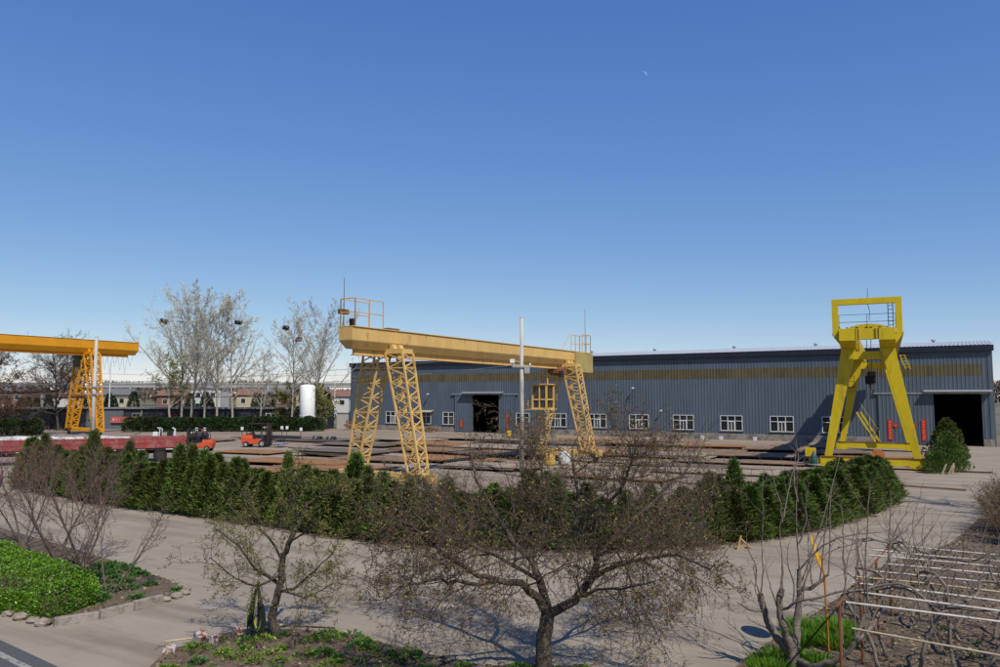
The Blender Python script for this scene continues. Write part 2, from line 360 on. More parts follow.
# windows
wproto = None
for i, (a, b) in enumerate(WIN):
    w = b - a; h = WZ1 - WZ0; fr = MB(); t = .075
    fr.bbox((0, -.05, 0), (w, .05, t)); fr.bbox((0, -.05, h - t), (w, .05, h)); fr.bbox((0, -.05, t), (t, .05, h - t)); fr.bbox((w - t, -.05, t), (w, .05, h - t))
    xs = [t, w * .335, w * .665, w - t]; zt = h * .64
    if w < 2.2: xs = [t, w * .5, w - t]
    for xm in xs[1:-1]: fr.bbox((xm - .035, -.045, t), (xm + .035, .045, h - t))
    fr.bbox((t, -.043, zt - .035), (w - t, .043, zt + .035))
    if len(xs) == 4:   # sliding sash in the middle
        fr.bbox((xs[1] + .035, -.06, zt - .10), (xs[2] - .035, .0, zt - .036)); fr.bbox((xs[1] + .035, -.06, t + .001), (xs[1] + .1, .0, zt - .1)); fr.bbox((xs[2] - .1, -.06, t + .001), (xs[2] - .035, .0, zt - .1))
        fr.bbox((w * .5 - .03, -.05, t), (w * .5 + .03, .04, zt - .036))
    f = fr.build('window', M_WHITE, hall); f.location = (a, -.01, WZ0)
    for k in range(len(xs) - 1):
        for (z0, z1, up) in ((t, zt - .035, 0), (zt + .035, h - t, 1)):
            g = MB().bbox((xs[k] + .01, .03, z0), (xs[k + 1] - .01, .036, z1)); g.build('pane', M_GLASS2 if (k == 1 and not up and i % 3 != 1) else M_GLASS, f)
    sill = MB().bbox((-.1, -.14, -.06), (w + .1, -.05, -.005)); sill.build('sill', M_PLIN, f)
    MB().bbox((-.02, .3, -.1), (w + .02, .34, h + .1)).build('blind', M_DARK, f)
# awning over one window
aw = MB(); aw.hexa([(13.2, -.9, 2.78), (16.0, -.9, 2.78), (16.0, -.05, 3.0), (13.2, -.05, 3.0)], [(13.2, -.9, 2.84), (16.0, -.9, 2.84), (16.0, -.05, 3.06), (13.2, -.05, 3.06)])
aw.build('awning', mat('awning cream', (.42, .40, .26), .8), hall)
# doors: sliding leaves, head canopies, track
def leaf(a, b, y=-.16):
    l = MB(); corr(l, a, b, .12, 5.25, y, .37, .03); l.bbox((a, y + .004, .1), (b, y + .05, 5.27)); o = l.build('door_leaf', M_WALL, hall)
    fr = MB(); fr.bbox((a - .04, y - .04, .08), (a + .04, y + .05, 5.3)); fr.bbox((b - .04, y - .04, .08), (b + .04, y + .05, 5.3)); fr.bbox((a + .04, y - .04, 5.2), (b - .04, y + .05, 5.3)); fr.build('frame', M_WALL, o); return o
leaf(19.9, 22.72); leaf(27.28, 29.8); leaf(75.0, 80.12)
for a, b in ((21.2, 28.0), (79.3, 85.4)):
    c = MB().hexa([(a, -.80, 5.52), (b, -.80, 5.52), (b, -.05, 5.62), (a, -.05, 5.62)], [(a, -.80, 5.58), (b, -.80, 5.58), (b, -.05, 5.74), (a, -.05, 5.74)])
    o = c.build('door_canopy', M_GALV, hall)
    for k in range(4): xx = a + .2 + (b - a - .4) * k / 3; MB().bar((xx, -.74, 5.53), (xx, -.06, 5.35), .05).build('bracket', M_WALL, o)
for a, b in ((19.2, 30.3), (74.5, 85.3)): MB().bbox((a, -.24, 5.34), (b, -.08, 5.46)).build('door_track', M_GALV, hall)
for xx in (22.7, 27.3, 80.1, 84.5): MB().bbox((xx - .07, -.06, 0), (xx + .07, .1, 5.4)).build('door_jamb', M_WALL, hall)
rj = MB().bbox((84.5, -.07, 0), (85.2, .3, .75)); rj.build('door_footing', M_PLIN, hall)
# pasted red paper couplets and diamonds: thin sheets with printed gold strokes
def strokes(mb, x0, x1, z0, z1, y, n, rr, vertical=True):
    for i in range(n):
        f0 = i / n; f1 = (i + 1) / n
        if vertical: a, b, c, d = x0, x1, z0 + (z1 - z0) * f0, z0 + (z1 - z0) * f1
        else: a, b, c, d = x0 + (x1 - x0) * f0, x0 + (x1 - x0) * f1, z0, z1
        w, h = b - a, d - c
        for _ in range(5):
            if rr.random() < .5: zz = c + h * rr.uniform(.2, .8); mb.bbox((a + w * .2, y - .003, zz - h * .035), (b - w * .2, y, zz + h * .035))
            else: xx = a + w * rr.uniform(.25, .75); mb.bbox((xx - w * .04, y - .0045, c + h * .15), (xx + w * .04, y - .0015, d - h * .15))
rr = random.Random(3)
for a, z0, z1 in ((20.75, .62, 1.75), (28.4, .6, 2.65), (75.8, .45, 2.6), (78.95, .45, 2.65)):
    o = empty('paper_couplet', hall.matrix_basis @ Vector((a, -.23, z0)), -TH, {20.75: 'short red paper couplet on the middle hall door leaf by the awning window', 28.4: 'tall red paper couplet on the middle hall door leaf by the concrete pole', 75.8: 'red paper couplet on the closed leaf beside the large doorway, farther from its opening', 78.95: 'red paper couplet on the closed leaf beside the large doorway, next to its opening'}[a], 'banner')
    MB().bbox((0, -.004, 0), (.42, 0, z1 - z0)).build('paper', M_RED, o); s2 = MB(); strokes(s2, .06, .36, .1, z1 - z0 - .1, -.006, 7, rr); s2.build('print', M_GOLD, o)
for a, lab in ((76.55, 'red paper diamond on the hall door leaf next to the outer couplet'), (78.25, 'red paper diamond on the hall door leaf next to the couplet by the opening')):
    o = empty('paper_diamond', hall.matrix_basis @ Vector((a, -.23, 2.0)), -TH, lab, 'paper decoration')
    MB().add([(0, 0, -.3), (.3, 0, 0), (0, 0, .3), (-.3, 0, 0), (0, -.004, -.3), (.3, -.004, 0), (0, -.004, .3), (-.3, -.004, 0)], [(0, 1, 2, 3), (7, 6, 5, 4), (0, 4, 5, 1), (1, 5, 6, 2), (2, 6, 7, 3), (3, 7, 4, 0)]).build('paper', M_RED, o)
    s2 = MB(); strokes(s2, -.13, .13, -.13, .13, -.006, 1, rr); s2.build('print', M_GOLD, o)
# wall lamps
for s_, z, lab in ((15.3, 5.3, 'small lamp on hall wall above the awning window'), (47.2, 6.0, 'high lamp on hall wall above a window on the big-doorway side of the ochre gantry'), (50.8, 3.2, 'low lamp on hall wall between two windows on the big-doorway side of the ochre gantry')):
    o = empty('wall_lamp', hall.matrix_basis @ Vector((s_, -.05, z)), -TH, lab, 'lamp')
    MB().bar((0, 0, 0), (0, -.5, .12), .05).build('arm', M_GALV, o); MB().hexa([(-.14, -.75, .04), (.14, -.75, .04), (.1, -.4, .1), (-.1, -.4, .1)], [(-.14, -.75, .14), (.14, -.75, .14), (.1, -.4, .22), (-.1, -.4, .22)]).build('head', M_WHITE, o, bevel=.02)
# white boxes standing along the plinth
for s_, m, lab in ((55.9, M_WHITE, 'white block'), (58.1, M_WHITE, 'white block'), (62.0, M_WHITE, 'white block')):
    mb = MB().bbox((-.18, -.18, 0), (.18, .18, .36)); mb.bbox((-.2, -.2, .3), (.2, .2, .4)); o = mb.build('junction_box', m, bevel=.015); o.location = hall.matrix_basis @ Vector((s_, -.6, .004)); o.rotation_euler[2] = -TH
    tag(o, 'small white box on the ground at the foot of the hall plinth', 'box', 'white boxes along the hall plinth')
# ================================================================== GANTRY CRANES
M_YEL = mat('pale ochre paint', (.70, .455, .155), .55, .14, .8, c2=(.24, .12, .04), c2scale=1.6, c2lo=.55, c2hi=.74, stretch=(1.4, 1.4, .5))
M_ORA = mat('orange yellow paint', (.68, .30, .012), .5, .12, .6, c2=(.30, .13, .03), c2scale=1.7, c2lo=.62, c2hi=.74)
M_YLW = mat('bright yellow paint', (.60, .45, .010), .45, .10, .7, c2=(.34, .23, .02), c2scale=1.5, c2lo=.54, c2hi=.8, stretch=(1.5, 1.5, .4))
M_RUST = mat('rust', (.20, .085, .035), .9, .35, 3)
M_BLK = mat('black rubber', (.018, .018, .018), .8, .2, 4)
M_DSTEEL = mat('dark steel', (.05, .045, .042), .6, .3, 3, metal=.3)
def lattice_leg(mb, top, bot, wt, wb, nb, rc=.075, rl=.045):
    """four chords and zigzag lacing; top/bot centres, wt/wb = (x, y) widths"""
    T = Vector(top); B = Vector(bot); cs = ((-1, -1), (1, -1), (1, 1), (-1, 1))
    def P(t, c): f = T.lerp(B, t); w = (wt[0] + (wb[0] - wt[0]) * t, wt[1] + (wb[1] - wt[1]) * t); return f + Vector((c[0] * w[0] / 2, c[1] * w[1] / 2, 0))
    for c in cs: mb.bar(P(0, c), P(1, c), rc * 2)
    for k in range(4):
        a, b = cs[k], cs[(k + 1) % 4]
        for i in range(nb):
            t0, t1 = i / nb, (i + 1) / nb
            mb.bar(P(t0, a), P(t0, b), rl * 2)
            tm = (t0 + t1) / 2
            mb.bar(P(t0, a), P(tm, b), rl * 2); mb.bar(P(tm, b), P(t1, a), rl * 2)
        mb.bar(P(1, a), P(1, b), rl * 2.4)
def railing(mb, pts, h, step=1.0, t=.045, mids=2):
    for (p, q) in zip(pts[:-1], pts[1:]):
        p = Vector(p); q = Vector(q); n = max(1, round((q - p).length / step))
        for i in range(n + 1): c = p.lerp(q, i / n); mb.bar(c, c + Vector((0, 0, h)), t)
        for k in range(1, mids + 1): z = Vector((0, 0, h * k / mids)); mb.bar(p + z, q + z, t)
def wheel(mb, c, r, w, ax='y', n=16):
    d = Vector((0, w / 2, 0)) if ax == 'y' else Vector((w / 2, 0, 0)); c = Vector(c); mb.cyl(c - d, c + d, r, n)
def box_crane(name, loc, rz, label, L0, L1, legs, top, gh, gw, half_t, half_b, wt, wb, nb, mp, cat='gantry crane', rc_=.048, rl_=.028):
    c = empty(name, loc, rz, label, cat)
    bot = top - gh
    g = MB(); g.bbox((-gw / 2, L0, bot + gh * .38), (gw / 2, L1, top))
    g.hexa([(-gw * .22, L0 + .25, bot), (gw * .22, L0 + .25, bot), (gw * .22, L1 - .25, bot), (-gw * .22, L1 - .25, bot)], [(-gw / 2, L0, bot + gh * .38), (gw / 2, L0, bot + gh * .38), (gw / 2, L1, bot + gh * .38), (-gw / 2, L1, bot + gh * .38)])
    go = g.build('girder', mp, c, bevel=.02)
    tf = MB().bbox((-gw / 2 - .06, L0 - .01, top + .002), (gw / 2 + .06, L1 + .01, top + .045)); tf.build('top_flange', mp, go)
    for k in range(1, int((L1 - L0) / 3.4)):
        y = L0 + k * 3.4; MB().bbox((gw / 2 - .01, y - .03, bot + gh * .40), (gw / 2 + .012, y + .03, top - .004)).build('weld_seam', mp, go)
    tb = MB(); tb.bbox((-.06, L0 + .6, bot - .28), (.06, L1 - 1.2, bot - .003)); tb.bbox((-.17, L0 + .6, bot - .32), (.17, L1 - 1.2, bot - .28)); tb.build('track_beam', mp, c)
    for y in legs:
        h = MB(); h.bbox((-half_t - wt[0] / 2, y - wt[1] / 2, bot - .16), (half_t + wt[0] / 2, y + wt[1] / 2, bot + gh * .10)); h.build('leg_head', mp, c)
        for s in (-1, 1):
            l = MB(); lattice_leg(l, (s * half_t, y, bot - .12), (s * half_b, y, .95), wt, wb, nb, rc_, rl_); l.build('leg', mp, c)
            for dy in (-.3, .3): MB().hexa([(s * (gw / 2 + .01), y + dy - .16, bot + gh * .1), (s * (gw / 2 + .3), y + dy - .16, bot + gh * .1), (s * (gw / 2 + .3), y + dy + .16, bot + gh * .1), (s * (gw / 2 + .01), y + dy + .16, bot + gh * .1)][::s], [(s * (gw / 2 + .01), y + dy - .16, bot + gh * .32), (s * (gw / 2 + .18), y + dy - .16, bot + gh * .32), (s * (gw / 2 + .18), y + dy + .16, bot + gh * .32), (s * (gw / 2 + .01), y + dy + .16, bot + gh * .32)][::s]).build('leg_bracket', mp, c)
        e = MB(); e.bbox((-half_b - 1.1, y - .28, .45), (half_b + 1.1, y + .28, .95)); eo = e.build('end_carriage', mp, c, bevel=.03)
        for s in (-1, 1):
            w = MB(); wheel(w, (s * (half_b + .6), y, .34), .26, .14); w.build('wheel', M_DSTEEL, eo)
            m = MB(); m.cyl((s * (half_b + .6), y - .75, .62), (s * (half_b + .6), y - .29, .62), .16, 12); m.build('motor', M_DSTEEL, eo)
    return c
# --- ochre lattice gantry in the middle
CC = (-7.97, 40.0, 0); CRZ = -TH
cr = box_crane('gantry_crane', CC, CRZ, 'ochre box-girder gantry crane on lattice legs behind the hedge, with a side cab', 0, 29.3, (3.45, 25.0), 8.62, 1.12, .95, .78, 2.15, (1.15, .95), (.80, .75), 8, M_YEL)
ra = MB(); railing(ra, [(-.5, .15, 8.66), (-.5, 2.4, 8.66)], 1.45, 1.1); railing(ra, [(.5, .15, 8.66), (.5, 2.4, 8.66)], 1.45, 1.1); railing(ra, [(-.5, .15, 8.66), (.5, .15, 8.66)], 1.45, 1.0); ra.build('railing', M_YEL, cr)
MB().tube([(-.42, .3, 8.66), (-.42, .3, 10.4), (-.42, .3, 11.25)], [.03, .02, .012], 6).build('lightning_rod', M_RUST, cr)
MB().bbox((-.75, .2, 9.35), (-.45, .75, 9.6)).build('limit_switch', M_RUST, cr)
MB().bbox((-.25, .55, 8.66), (-.02, .8, 9.1)).build('junction_box', M_BLK, cr)
MB().bbox((-.15, 3.2, 8.66), (.2, 4.2, 8.8)).build('cable_tray', M_RUST, cr)
ra = MB(); railing(ra, [(-.5, 27.6, 8.66), (-.5, 29.2, 8.66)], 1.45, .8); railing(ra, [(.5, 27.6, 8.66), (.5, 29.2, 8.66), (-.5, 29.2, 8.66)], 1.45, .8); ra.bar((-.6, 26.0, 8.66), (-.55, 27.4, 10.2), .05); ra.build('railing', M_YEL, cr)
MB().tube([(.3, 28.6, 8.66), (.3, 28.6, 12.3)], [.03, .012], 6).build('lightning_rod', M_RUST, cr)
MB().bbox((-.62, 26.2, 7.0), (.62, 29.4, 8.60)).build('end_housing', mat('faded ochre', (.42, .33, .12), .6, .2, 1), cr, bevel=.02)
hb = MB(); hb.cyl((-.5, 24.0, 7.0), (.7, 24.0, 7.0), .32, 14); hb.bbox((-.45, 23.3, 6.85), (.45, 24.7, 7.12)); hb.build('hoist', M_RUST, cr)
MB().cyl((.55, 23.6, 6.5), (.55, 23.6, 7.0), .16, 10).build('hoist_motor', M_BLK, cr)
cab = empty('cab', (-.75, 23.1, 4.1)); cab.parent = cr; cab.scale = (.84, .84, .84)
fr = MB()
for x in (-.7, .7):
    for y in (-.7, .7): fr.bar((x, y, 0), (x, y, 2.2), .14)
for z in (0.04, .85, 2.16):
    for a, b in (((-.7, -.7), (.7, -.7)), ((.7, -.7), (.7, .7)), ((.7, .7), (-.7, .7)), ((-.7, .7), (-.7, -.7))): fr.bar((*a, z), (*b, z), .12)
fr.bar((0, -.7, .1), (0, -.7, 2.1), .09); fr.bbox((-.85, -.85, 2.2), (.85, .85, 2.28)); fr.bbox((-.95, -1.0, -.08), (.95, .95, 0)); fr.build('cab_frame', M_YEL, cab)
MB().bbox((-.66, -.66, .06), (.62, -.64, 2.12)).build('window_pane', mat('cab glass', (.05, .045, .03), .15, .3, 2, spec=.5), cab)
MB().bbox((-.66, -.63, .06), (-.64, .66, 2.12)).build('window_pane', MATS['cab glass'], cab); MB().bbox((.64, -.63, .06), (.66, .66, 2.12)).build('window_pane', MATS['cab glass'], cab)
cp = MB(); railing(cp, [(-1.0, -1.0, -.06), (-1.6, -1.0, -.06), (-1.6, .9, -.06)], 1.0, .6); cp.bbox((-1.62, -1.02, -.1), (-.96, .95, -.06)); cp.build('platform', M_YEL, cab)
for x in (-.5, .5): MB().bar((x, 0, 2.25), (x * .6, .2, 7.3 - 3.75), .08).build('hanger', M_YEL, cab)
# rails for this gantry
M_RAIL = mat('rail steel', (.12, .075, .05), .7, .3, 4)
# --- bright yellow A-frame gantry at the right
RZ = -R(26.3)
rc = empty('gantry_crane', (25.98, 54.81, 0), RZ, 'bright yellow twin-girder gantry crane on splayed box legs by the hall', 'gantry crane')
T0, T1 = 8.45, 9.72
GX = 1.24
for s in (-1, 1):
    g = MB(); g.bbox((s * GX - .52, -2.0, T0 + .42), (s * GX + .52, 31.0, T1)); g.hexa([(s * GX - .5, -.9, T0), (s * GX + .5, -.9, T0), (s * GX + .5, 30.2, T0), (s * GX - .5, 30.2, T0)], [(s * GX - .52, -2.0, T0 + .42), (s * GX + .52, -2.0, T0 + .42), (s * GX + .52, 31.0, T0 + .42), (s * GX - .52, 31.0, T0 + .42)])
    go = g.build('girder', M_YLW, rc, bevel=.015)
    MB().bbox((s * GX - .05, -1.8, T1), (s * GX + .05, 30.8, T1 + .1)).build('trolley_rail', M_RAIL, go)
# cross beams with bolted splice plates
for y in (-1.95, 30.3):
    e = MB().bbox((-GX + .53, y, T0 + .50), (GX - .53, y + .5, T1 - .02)); eo = e.build('end_beam', M_YLW, rc, bevel=.01)
    for s in (-1, 1):
        pb = MB().bbox((s * (GX - .62) - .16, y - .03, T0 + .48), (s * (GX - .62) + .16, y - .004, T1 - .05)).build('splice_plate', M_YLW, eo)
        for k in range(6):
            for dx in (-.09, .09): MB().cyl((s * (GX - .62) + dx, y - .07, T0 + .56 + k * .125), (s * (GX - .62) + dx, y - .031, T0 + .56 + k * .125), .04, 6).build('bolt', M_DSTEEL, pb)
# portal frame over the girder end
pf = MB(); W = 2.0; zt = 11.86
for s in (-1, 1):
    pf.bbox((s * W - .2, -1.35, 9.3), (s * W + .2, -.95, zt - .42))
    pf.hexa([(s * (W - .52), -1.35, 8.5), (s * (W - .36), -1.35, 8.5), (s * (W - .36), -.95, 8.5), (s * (W - .52), -.95, 8.5)][::s], [(s * (W - .35), -1.35, 9.298), (s * (W + .22), -1.35, 9.298), (s * (W + .22), -.95, 9.298), (s * (W - .35), -.95, 9.298)][::s])
pf.bbox((-W - .2, -1.35, zt - .418), (W + .2, -.95, zt)); pf.build('portal_frame', M_YLW, rc, bevel=.012)
MB().tube([(.1, -1.15, zt), (.13, -1.15, zt + .7)], [.02, .012], 5).build('antenna', M_DSTEEL, rc)
cb = MB(); cb.tube([(.1, -1.1, zt - .4), (.2, -1.1, zt - .9), (.15, -1.0, 10.3)], .02, 5); cb.build('cable', M_DSTEEL, rc)
ra = MB(); railing(ra, [(-1.8, -.5, 9.75), (1.8, -.5, 9.75)], 1.05, 2.0, .03, 2); ra.build('railing', M_DSTEEL, rc)
for s in (-1, 1):
    ra = MB(); railing(ra, [(s * 2.1, -.6, 9.5), (s * 2.1, 8, 9.5)], 1.05, 1.2, .04, 3); ra.bbox((s * 1.98 - .3, -.7, 9.42), (s * 1.98 + .3, 30, 9.48)); ra.build('walkway', M_YLW, rc)
ld = MB()
for x in (1.35, 1.65): ld.bar((x, -.9, 9.75), (x, -.9, 11.5), .05)
for k in range(6): ld.bar((1.35, -.9, 9.95 + k * .27), (1.65, -.9, 9.95 + k * .27), .035)
ld.build('ladder', M_DSTEEL, rc)
# trolley with a rounded hood
tq = MB(); nn = 12
for k in range(nn):
    a0 = math.pi * k / nn; a1 = math.pi * (k + 1) / nn
    tq.hexa([(1.55 * math.cos(a1), 3.0, 9.86), (1.55 * math.cos(a0), 3.0, 9.86), (1.55 * math.cos(a0), 5.2, 9.86), (1.55 * math.cos(a1), 5.2, 9.86)], [(1.55 * math.cos(a1), 3.0, 9.87 + .55 * math.sin(a1)), (1.55 * math.cos(a0), 3.0, 9.87 + .55 * math.sin(a0)), (1.55 * math.cos(a0), 5.2, 9.87 + .55 * math.sin(a0)), (1.55 * math.cos(a1), 5.2, 9.87 + .55 * math.sin(a1))])
tro = tq.build('trolley', M_YLW, rc)
for x in (-.75, -.1, .2, .8): MB().bbox((x - .09, 2.94, 10.12), (x + .09, 2.998, 10.19)).build('vent', M_BLK, tro)
for k in (-.16, .16): MB().tube([(k, 4.0, 9.9), (k * .6, 4.0, 6.4)], .025, 5).build('hoist_rope', M_DSTEEL, tro)
hk = MB(); hk.bbox((-.3, 3.8, 5.95), (.3, 4.2, 6.5)); hk.cyl((-.34, 4.0, 6.3), (.34, 4.0, 6.3), .3, 14); hk.build('hook_block', M_BLK, tro, bevel=.04)
MB().tube([(0, 4, 5.95), (0, 4, 5.7), (.16, 4, 5.55), (.2, 4, 5.35), (.05, 4, 5.2), (-.14, 4, 5.27)], [.07, .07, .06, .06, .05, .02], 7).build('hook', M_DSTEEL, tro)
for x, z0 in ((-.1, 5.25), (.12, 5.25)): MB().tube([(x, 4, z0), (x * 2, 4.05, 3.6), (x * 2.5, 4.1, 2.6)], .014, 5).build('sling', M_DSTEEL, tro)
MB().tube([(-.4, 4.1, 2.55), (-.15, 4.1, 2.2), (0.0, 4.1, 2.45), (.2, 4.1, 2.15), (.45, 4.15, 2.6)], .05, 6).build('chain', M_BLK, tro)
for yl in (0.0, 20.2):
    for s in (-1, 1):
        l = MB(); tw, bw = .46, .24
        l.hexa([(s * 2.82 - bw, yl - bw, .8), (s * 2.82 + bw, yl - bw, .8), (s * 2.82 + bw, yl + bw, .8), (s * 2.82 - bw, yl + bw, .8)], [(s * GX - tw, yl - tw, T0 + .02), (s * GX + tw, yl - tw, T0 + .02), (s * GX + tw, yl + tw, T0 + .02), (s * GX - tw, yl + tw, T0 + .02)])
        lo = l.build('leg', M_YLW, rc, bevel=.01)
        MB().bbox((s * 2.82 - .36, yl - .36, .77), (s * 2.82 + .36, yl + .36, .83)).build('foot_plate', M_RUST, lo)
    ti = MB().bbox((-1.15, yl - .2, 7.65), (1.15, yl + .2, 8.2)); to = ti.build('tie_beam', M_YLW, rc, bevel=.01)
    e = MB(); e.bbox((-3.35, yl - .3, .28), (3.35, yl + .3, .765)); e.hexa([(2.55, yl - .3, .10), (3.3, yl - .3, .10), (3.3, yl + .3, .10), (2.55, yl + .3, .10)], [(2.2, yl - .3, .279), (3.35, yl - .3, .279), (3.35, yl + .3, .279), (2.2, yl + .3, .279)]); e.hexa([(-3.3, yl - .3, .10), (-2.55, yl - .3, .10), (-2.55, yl + .3, .10), (-3.3, yl + .3, .10)], [(-3.35, yl - .3, .279), (-2.2, yl - .3, .279), (-2.2, yl + .3, .279), (-3.35, yl + .3, .279)]); eo = e.build('sill_beam', M_YLW, rc, bevel=.01)
    MB().bbox((-3.36, yl - .34, .766), (3.36, yl + .34, .80)).build('sill_flange', M_RUST, eo)
    for x in (-2.9, 2.9): w = MB(); wheel(w, (x, yl, .22), .2, .16); w.build('wheel', M_DSTEEL, eo)
    for x in (-3.62,): MB().bbox((x - .26, yl - .2, .34), (x + .26, yl + .2, .6)).build('buffer', M_YLW, eo)
rd = MB(); rd.cyl((.35, -.5, .95), (.35, -.42, .95), .46, 24); rd.cyl((.35, -.56, .95), (.35, -.36, .95), .12, 12); rd.bar((.35, -.4, .5), (.35, -.4, .9), .1); rd.build('cable_reel', mat('orange rust paint', (.42, .15, .04), .7, .25, 4), rc)
mb = MB(); mb.bbox((-4.35, -.3, .75), (-3.65, .2, 1.35)); mb.bbox((-4.1, -.2, .3), (-3.9, 0, .76)); mb.build('control_box', M_YLW, rc, bevel=.02)
mb = MB(); mb.lathe((-3.75, -.55, .25), [(.24, 0), (.26, .3), (.2, .6), (.09, .78), (.05, .9)], 12); mb.build('gear_motor', mat('teal motor', (.035, .09, .095), .5), rc)
st = MB()
for x0 in (-1.5, -1.15):
    st.bar((x0, 19.6, 3.6), (x0 + 1.5, 19.6, .9), .16)
st.build('stair_stringer', M_YLW, rc)
ra = MB(); ra.bar((-1.2, 19.5, 4.5), (.35, 19.5, 1.9), .035); ra.bar((.35, 19.5, 1.9), (.35, 19.5, .9), .035); ra.bar((-.4, 19.5, 3.2), (-.4, 19.5, 2.1), .035); ra.build('handrail', M_YLW, rc)
ld = MB()
for x in (2.05, 2.35): ld.bar((x - .1, -.5, 7.9), (x + .25, -.5, 6.9), .05)
for k in range(5): ld.bar((1.97 + .07 * k, -.5, 7.85 - k * .2), (2.28 + .07 * k, -.5, 7.85 - k * .2), .035)
ld.build('ladder', M_YLW, rc)
pt = MB(); pt.bbox((-2.5, 19.2, 5.9), (-1.6, 20.8, 5.96)); railing(pt, [(-2.5, 19.2, 5.96), (-2.5, 20.8, 5.96)], 1.0, .8, .04, 2); railing(pt, [(-2.5, 19.2, 5.96), (-1.6, 19.2, 5.96)], 1.0, .8, .04, 2); pt.build('platform', M_DSTEEL, rc)
ct = MB(); ct.bbox((-.45, 17.6, 6.3), (.25, 18.3, 7.3)); ct.build('winch_box', M_DSTEEL, rc, bevel=.04)
# --- orange lattice gantry at the left
lc = box_crane('gantry_crane', (-55.2, 104.0, 0), CRZ, 'orange-yellow gantry crane with slanting lattice legs beyond the red truck', -34, 7.0, (0.0,), 12.6, 1.75, 1.3, .95, 3.0, (1.5, 1.3), (1.0, .9), 9, M_ORA, rc_=.11, rl_=.06)
MB().bbox((-.9, -1.6, 10.0), (-.2, -.6, 10.9)).build('hoist', mat('green motor', (.02, .13, .08), .5), lc, bevel=.08)
MB().bbox((-.8, -1.5, 9.0), (-.3, -.7, 9.9)).build('hoist_drum', M_BLK, lc, bevel=.05)
for k in range(7): MB().tube([(.2, 1.2 + k * .75, 10.6), (.25, 1.5 + k * .75, 9.2 - .5 * (k % 3)), (.2, 1.9 + k * .75, 10.6)], .018, 4).build('festoon_cable', M_DSTEEL, lc)
MB().bbox((-2.2, -.8, 5.2), (-1.2, .8, 5.3)).build('platform', M_RUST, lc)
# crane rails on the ground
for i, (o, L0, L1, lab) in enumerate(((site((-7.97, 40), 0, 3.45), -24, 12, 'rusty crane rail under the legs of the ochre gantry next to the hedge'), (site((-7.97, 40), 0, 25.0), -30, 16, 'rusty crane rail under the far legs of the ochre gantry'), ((26.14, 54.81), -6, 7, 'short rusty crane rail under the front sill of the bright yellow gantry'), ((26.14 + .443 * 20.2, 54.81 + .896 * 20.2), -40, 7, 'rusty crane rail under the rear sill of the bright yellow gantry'))):
    r_ = MB(); r_.bbox((L0, -.1, .0), (L1, .1, .03)); r_.bbox((L0, -.025, .03), (L1, .025, .07)); r_.bbox((L0, -.04, .07), (L1, .04, .09))
    o_ = r_.build('crane_rail', M_RAIL); o_.location = (o[0], o[1], .005); o_.rotation_euler[2] = CRZ if i < 2 else RZ; tag(o_, lab, 'rail')

# ================================================================== POLES, WIRES, TANK
M_CONC = mat('pole concrete', (.50, .48, .45), .85, .15, 2, c2=(.33, .31, .28), c2scale=3, stretch=(1, 1, .2))
M_POR = mat('white porcelain', (.72, .72, .70), .3, .05)
def pole(loc, h, label, fit):
    p = empty('utility_pole', loc, 0, label, 'pole')
    MB().tube([(0, 0, 0), (0, 0, h)], [.15, .105], 12).build('shaft', M_CONC, p, True)
    MB().cyl((0, 0, h), (0, 0, h + .05), .11, 12).build('cap', M_CONC, p)
    for z in fit:
        MB().cyl((0, 0, z - .06), (0, 0, z + .06), .155, 12).build('clamp', M_GALV, p)
        a = MB(); a.bar((-.6, -.16, z), (.6, -.16, z), .07); ao = a.build('cross_arm', M_GALV, p)
        for x in (-.52, .52): MB().lathe((x, -.16, z + .03), [(.05, 0), (.08, .05), (.05, .09), (.08, .13), (.04, .2)], 8).build('insulator', M_POR, ao)
    return p
pc = pole((1.38, 49.37, 0), 10.0, 'grey concrete utility pole in front of the ochre gantry and hall door', (6.9,))
MB().bbox((.16, -.2, 6.5), (.5, .1, 6.9)).build('meter_box', M_GALV, pc); MB().bbox((-.75, -.3, 7.15), (-.45, .0, 7.4)).build('lamp_head', M_POR, pc)
MB().bar((-.6, -.15, 7.3), (0, 0, 7.2), .05).build('lamp_arm', M_GALV, pc)
pole((-28.12, 54.06, 0), 9.15, 'grey concrete utility pole in front of the red truck and orange gantry', (5.7, 5.2))
M_WIRE = mat('wire grey', (.22, .22, .22), .6)
M_WIREB = mat('wire black', (.02, .02, .02), .6)
def wire(a, b, sag, lab, m=None, r=.014):
    a = Vector(a); b = Vector(b); pts = []
    for i in range(25): t = i / 24; p = a.lerp(b, t); p.z -= sag * 4 * t * (1 - t); pts.append(p)
    return tag(MB().tube(pts, r, 5).build('overhead_wire', m or M_WIRE), lab, 'wire')
wire((1.2, 49.2, 7.75), (-27.7, 53.9, 5.95), .25, 'pale overhead wire running between the two concrete poles')
wire((1.2, 49.2, 7.05), (-27.7, 53.9, 5.35), .35, 'lower overhead wire running between the two concrete poles')
wire((-28.5, 54, 5.95), (-62, 70, 6.6), .3, 'pale wire leading away from the pole by the truck')
wire((-28.5, 54, 5.35), (-62, 70, 5.4), .3, 'lower pale wire leading away from the pole by the truck')
wire((-110, 108, 5.2), (-34, 112, 5.1), .35, 'thick black cable slung in front of the dark single-storey sheds', M_WIREB, .045)
wire((-62, 118.5, 8.6), (-24, 121.0, 8.4), .3, 'thin wire strung past the tall bare trees', M_WIRE, .02)
wire((-62, 118.8, 7.6), (-24, 121.3, 7.5), .3, 'second thin wire strung past the tall bare trees, below the first', M_WIRE, .02)
tk = empty('storage_tank', (-28.9, 117.2, 0), 0, 'tall white cylindrical tank with rounded top behind the far hedge', 'tank')
M_TANK = mat('tank white', (.98, .98, .96), .4, .03, 1)
